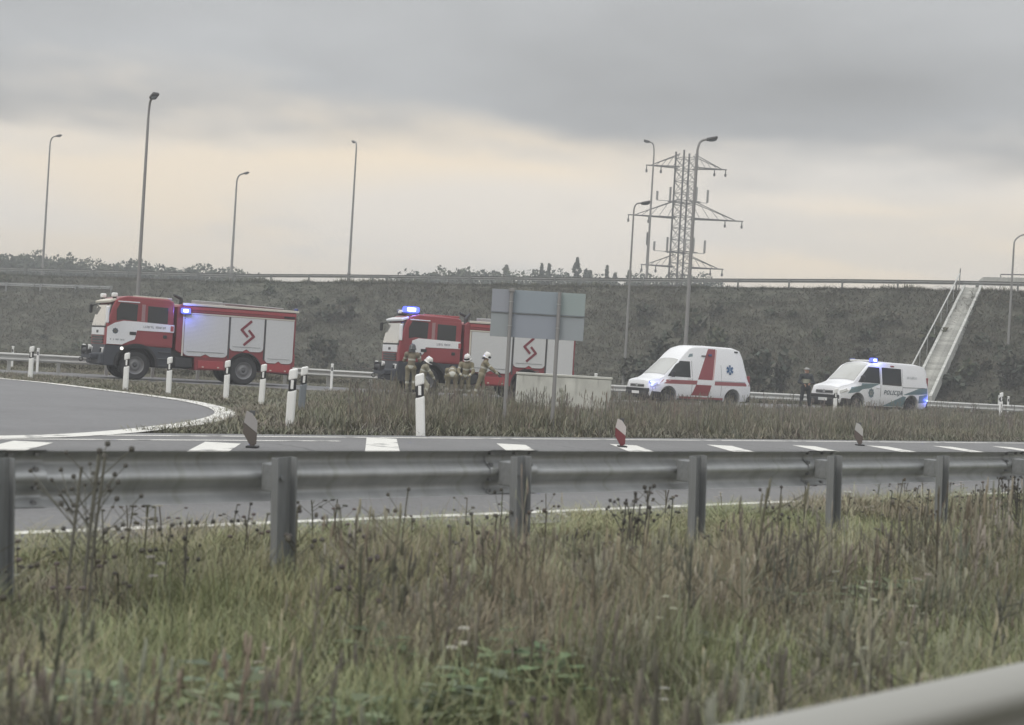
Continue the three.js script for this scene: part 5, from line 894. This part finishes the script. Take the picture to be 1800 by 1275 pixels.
{
  const r = rng(2024), near = [[], [], []], straw = [[], []], dark = [], umbel = [], leafy = [], grey_w = [], green = [0.262, 0.282, 0.18], olive = [0.305, 0.308, 0.21], brown = [0.305, 0.28, 0.232], grey = [0.3, 0.298, 0.262], strawC = [0.5, 0.48, 0.36];
  const want = (X, Z) => Z > 2.6 && Math.abs(X) < Z * 0.46 + 1.8; // only where the view could ever see the verge
  for (let k = 0; k < 100000; k++) {
    const n = 1.85 + r() * 7.35, t = -1 + Math.pow(r(), 0.85) * 21, [X, Z] = road(n, t); if (!want(X, Z)) continue;
    if (n > 8.3 && r() < 0.35 + 0.5 * smooth(8.7, 9.2, n)) continue;
    const patchN = fbm(X * 0.45 + 11, Z * 0.45 + 3, 5, 3), p2 = fbm(X * 1.3 + 5, Z * 1.3 + 8, 6, 3), p3 = fbm(X * 0.8 + 31, Z * 0.8 + 17, 9, 3), right = smooth(-1.5, 3.5, X - (Z - 8) * 0.1);
    if (p2 < 0.3 && r() < 0.4) continue;
    const tall = (0.3 + 0.4 * patchN) * (0.55 + 0.65 * r()) * mix(1, mix(1.1, 0.7, smooth(-0.8, 2.2, X)), smooth(4.4, 6.2, n)) * mix(1, mix(0.36, 0.55, smooth(0, 3, X)), smooth(6.9, 7.4, n)) * (0.62 + 0.76 * vnoise(X * 2.6, Z * 2.6, 61)) * mix(0.85, 1.15, right);
    const base = p3 > 0.62 ? brown : p3 > 0.53 && r() < 0.3 + 0.35 * right ? grey : patchN > 0.5 ? olive : green;
    near[k % 3].push([X, Z, tall * (0.75 + 0.5 * p3), 0.24 + 0.2 * r(), jit(r, base, 0.26), r() * 6.28, (r() - 0.5) * 0.35]);
    if (r() < 0.006 + 0.03 * right * smooth(0.48, 0.6, p2)) straw[k % 2].push([X, Z, tall * (0.9 + 0.6 * r() * smooth(7.5, 5.5, n)), 0.45, jit(r, r() < 0.6 ? strawC : [0.34, 0.29, 0.22]), r() * 6.28, (r() - 0.5) * 0.5]);
    if (r() < 0.0008 + 0.0045 * smooth(5.6, 7, n) * (p3 > 0.47 ? 1 : 0.15)) dark.push([X, Z, tall * 0.9 + 0.12 + 0.22 * r(), 0.6 + 0.3 * r(), jit(r, [1, 1, 1], 0.3), r() * 6.28, (r() - 0.5) * 0.25]);
    if (n < 6.7 && r() < mix(0.03, 0.01, smooth(5, 5.8, n)) * smooth(0.46, 0.6, p3 * 0.6 + p2 * 0.4) * mix(0.9, 1.1, right)) grey_w.push([X, Z, tall * 1.0 + (0.06 + 0.2 * r()) * smooth(7, 4.5, n), 0.6 + 0.4 * r(), jit(r, r() < 0.6 ? [0.62, 0.6, 0.54] : [1.1, 1.08, 0.95], 0.3), r() * 6.28, (r() - 0.5) * 0.3]);
    if (r() < 0.0022 && patchN < 0.55) umbel.push([X, Z, tall * 1.05 + 0.03, 0.4 + 0.3 * r(), jit(r, [1, 1, 1], 0.3), r() * 6.28, (r() - 0.5) * 0.5]);
    if (r() < (0.07 * smooth(6.2, 3.4, n) + 0.006) * smooth(0.42, 0.58, patchN + p2 * 0.3 - 0.12) * (n < 6.3 ? 1 : 0)) leafy.push([X, Z, 0.22 + 0.3 * r(), 0.55 + 0.4 * r(), jit(r, [0.15, 0.185, 0.11], 0.3), r() * 6.28]);
  }
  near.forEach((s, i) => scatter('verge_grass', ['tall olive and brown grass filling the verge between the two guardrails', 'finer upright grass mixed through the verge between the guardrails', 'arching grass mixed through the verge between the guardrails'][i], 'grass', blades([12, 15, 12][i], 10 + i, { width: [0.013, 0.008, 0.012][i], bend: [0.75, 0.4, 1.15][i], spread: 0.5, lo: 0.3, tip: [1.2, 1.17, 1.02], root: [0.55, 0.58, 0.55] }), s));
  const sk = { kind: 'spike', stemColor: [0.9, 0.9, 0.9], headColor: [1.1, 1.06, 1.0], size: 0.009, branches: 0, stem: 0.004 };
  straw.forEach((s, i) => scatter('dry_grass_stalk', ['dry straw-coloured grass stalks standing in the verge', 'bent straw-coloured stalks with feathery heads in the verge'][i], 'grass stalks', i ? weed(31, { ...sk, branches: 2 }) : weed(30, sk), s));
  scatter('seed_head_weed', 'dark weeds with round seed heads along the guardrail', 'weeds', weed(41, { kind: 'ball', stemColor: [0.11, 0.105, 0.08], headColor: [0.1, 0.092, 0.082], size: 0.019, branches: 4 }), dark);
  scatter('grey_stem_weed', 'greyish branching weed stems standing in patches of the verge', 'weeds', weed(47, { kind: 'spike', stemColor: [0.22, 0.212, 0.185], headColor: [0.27, 0.26, 0.23], size: 0.014, branches: 9, stem: 0.008 }), grey_w);
  scatter('pale_umbel_weed', 'pale flat flower heads scattered through the verge', 'weeds', weed(43, { kind: 'umbel', stemColor: [0.2, 0.2, 0.13], headColor: [0.42, 0.41, 0.35], size: 0.03, branches: 2 }), umbel);
  scatter('broad_leaved_weed', 'low broad-leaved green weeds in the verge', 'weeds', leafyGeo(51), leafy);
}
{ // single tall weeds that stand out against the slip road
  const single = (label, X, Z, h, w, seed, o) => { const t = thing('tall_weed', label, 'weed', [X, ground(X, Z) - 0.02, -Z], seed), r = rng(seed); for (let k = 0; k < (o.stems ?? 3); k++) { const q = part('stem', weed(seed + k, { kind: 'ball', stemColor: o.c, headColor: o.hc ?? [0.035, 0.032, 0.03], size: o.size ?? 0.017, branches: o.b ?? 6, stem: o.th ?? 0.007 }), grassMat, t); q.position.set((r() - 0.5) * w, 0, (r() - 0.5) * w); q.scale.setScalar(h * (0.75 + 0.3 * r())); q.rotation.z = (r() - 0.5) * 0.16; } return t; };
  single('tallest dark weed in front of the guardrail at the left, rising above its top edge', -2.08, 6.9, 1.0, 0.28, 71, { c: [0.16, 0.155, 0.13], hc: [0.1, 0.095, 0.085], stems: 5, th: 0.007, b: 7, size: 0.013 });
  single('dark bushy weed with many stems in front of the guardrail, right of the middle', 0.86, 9.2, 0.78, 0.3, 83, { c: [0.11, 0.105, 0.092], hc: [0.07, 0.066, 0.06], stems: 8, b: 5, size: 0.016 });
  single('two-stemmed dark weed below the guardrail left of the middle post', -1.72, 7.35, 0.66, 0.2, 95, { c: [0.11, 0.105, 0.092], hc: [0.07, 0.066, 0.06], stems: 2 });
  single('small dark weed against the pale slip road below the guardrail', 2.3, 10.9, 0.62, 0.22, 107, { c: [0.11, 0.105, 0.092], hc: [0.07, 0.066, 0.06], stems: 3, b: 3 });
  single('dark twiggy weed at the right edge below the guardrail', 5.0, 13.7, 0.75, 0.5, 119, { c: [0.11, 0.105, 0.092], hc: [0.07, 0.066, 0.06], stems: 10, b: 6, size: 0.016 });
  single('dark weed at the far left edge below the guardrail', -2.45, 6.75, 0.5, 0.2, 131, { c: [0.11, 0.105, 0.092], hc: [0.07, 0.066, 0.06], stems: 3 });
}
{ // the rough ground between the roads, the slope of the embankment and its crest
  const r = rng(4711), f = [[], []], slope = [[], []], top = [], stalk = [];
  const tone = [[0.2, 0.19, 0.158], [0.212, 0.195, 0.17], [0.185, 0.183, 0.145], [0.205, 0.195, 0.175]];
  for (let k = 0; k < 62000; k++) {
    const Z = 19 + Math.pow(r(), 1.15) * 58, X = (r() * 2 - 1) * (Z * 0.45 + 4); if (nOf(X, Z) < 19.15 || inside(bendPoly, X, Z)) continue;
    const d = rampDist(X, Z); if (d < 3.7) continue;
    const a = fbm(X * 0.22 + 4, Z * 0.22 + 9, 15, 3), b = fbm(X * 0.7, Z * 0.7, 16, 3), tall = smooth(-6.5, -1.5, X + (Z - 30) * 0.12) * smooth(18.9, 21, nOf(X, Z)) * smooth(3.6, 6, d + (X > 3 ? 3 : 0));
    const bendD = tall; if (Z > 62 && X < 20 && r() < 0.4) continue;
    const far = smooth(26, 46, Z), clump = 0.55 + 0.9 * vnoise(X * 1.1, Z * 1.1, 63), h = clump * mix(0.13, mix(0.4 + 0.34 * a, 0.2 + 0.16 * a + 0.1 * smooth(2, 6, X), far), bendD) * (0.6 + 0.6 * r());
    f[k % 2].push([X, Z, h, 0.42 + 0.35 * r(), jit(r, tone[Math.floor((a * 0.6 + b * 0.9 + r() * 0.35 - 0.3) * 4) & 3], 0.22), r() * 6.28, (r() - 0.5) * 0.25]);
    if (tall > 0.6 && r() < 0.13 * smooth(0.4, 0.6, b)) stalk.push([X, Z, h * 1.1 + 0.12 + 0.15 * r(), 0.9, jit(r, r() < 0.5 ? [0.16, 0.15, 0.128] : [0.23, 0.212, 0.178]), r() * 6.28, (r() - 0.5) * 0.2]);
  }
  f.forEach((s, i) => scatter('rough_grass', ['dull brown rough grass between the slip road and the ramp', 'coarser brown weeds between the slip road and the ramp'][i], 'grass', blades(13, 60 + i, { width: i ? 0.024 : 0.015, bend: 0.35, spread: 0.55 }), s));
  scatter('tall_dry_weed', 'tall dry weeds standing out of the rough grass by the road sign', 'weeds', weed(63, { kind: 'spike', stemColor: [1, 1, 1], headColor: [1, 0.97, 0.93], size: 0.016, branches: 5, stem: 0.011 }), stalk);
  for (let k = 0; k < 84000; k++) {
    const Z = 64 + r() * 80, X = (r() * 2 - 1) * (Z * 0.45 + 4), [b, q] = bank(X, Z); if (q > 0.8 || rampDist(X, Z) < 3.6) continue;
    const a = fbm(X * 0.09 + 4, Z * 0.09 + 2, 25, 4), c = fbm(X * 0.4, Z * 0.4, 26, 3);
    const col = [0, 1, 2].map((q) => mix([0.088, 0.097, 0.066][q], [0.124, 0.115, 0.086][q], smooth(0.4, 0.58, a)) * (0.8 + 0.36 * c));
    slope[k % 2].push([X, Z, (0.12 + 0.22 * a * c * 2) * (0.7 + 0.6 * r()), 0.8 + 0.5 * r(), jit(r, col, 0.09), r() * 6.28, (r() - 0.5) * 0.3]);
  }
  slope.forEach((s, i) => scatter('slope_grass', ['dull olive grass covering the embankment slope', 'coarser brownish growth on the embankment slope'][i], 'grass', blades(16, 70 + i, { width: i ? 0.026 : 0.02, bend: 0.7, spread: 0.9, tip: [1.04, 1.04, 1.0], root: [0.9, 0.9, 0.9] }), s));
  const scrub = [];
  for (let k = 0; k < 420; k++) { const Z = 74 + r() * 62, X = (r() * 2 - 1) * Z * 0.44, [, q, run] = bank(X, Z); if (q > -2.5 || q < -run - 6 || fbm(X * 0.07 + 9, Z * 0.07, 45, 3) < 0.47) continue; const w = 0.5 + r() * r() * 1.5; scrub.push([X, Z, w * (0.7 + 0.5 * r()), w, jit(r, [1, 1, 1], 0.18), r() * 6.28]); }
  scatter('slope_scrub', 'soft low scrub scattered over the embankment slope', 'scrub', foliage([[0, 0.4, 0, 0.75, 0.55, 0.75, 170, 0.13, [0.092, 0.096, 0.068], 901]]), scrub);
  for (let k = 0; k < 1500; k++) { const X = -75 + r() * 125, z = crest(X)[0] - 0.3 + r() * 0.9, p = fbm(X * 0.35, 3, 35, 3); top.push([X, z, (0.12 + 0.5 * smooth(0.42, 0.66, p)) * (0.5 + 0.8 * r()), 0.6, jit(r, [0.14, 0.14, 0.1]), r() * 6.28, 0, bank(X, z)[0]]); }
  scatter('crest_grass', 'grass tufts under the guardrail on the embankment crest', 'grass', blades(8, 80, { width: 0.05 }), top);
}

scene.updateMatrixWorld(true);
renderer.render(scene, camera);
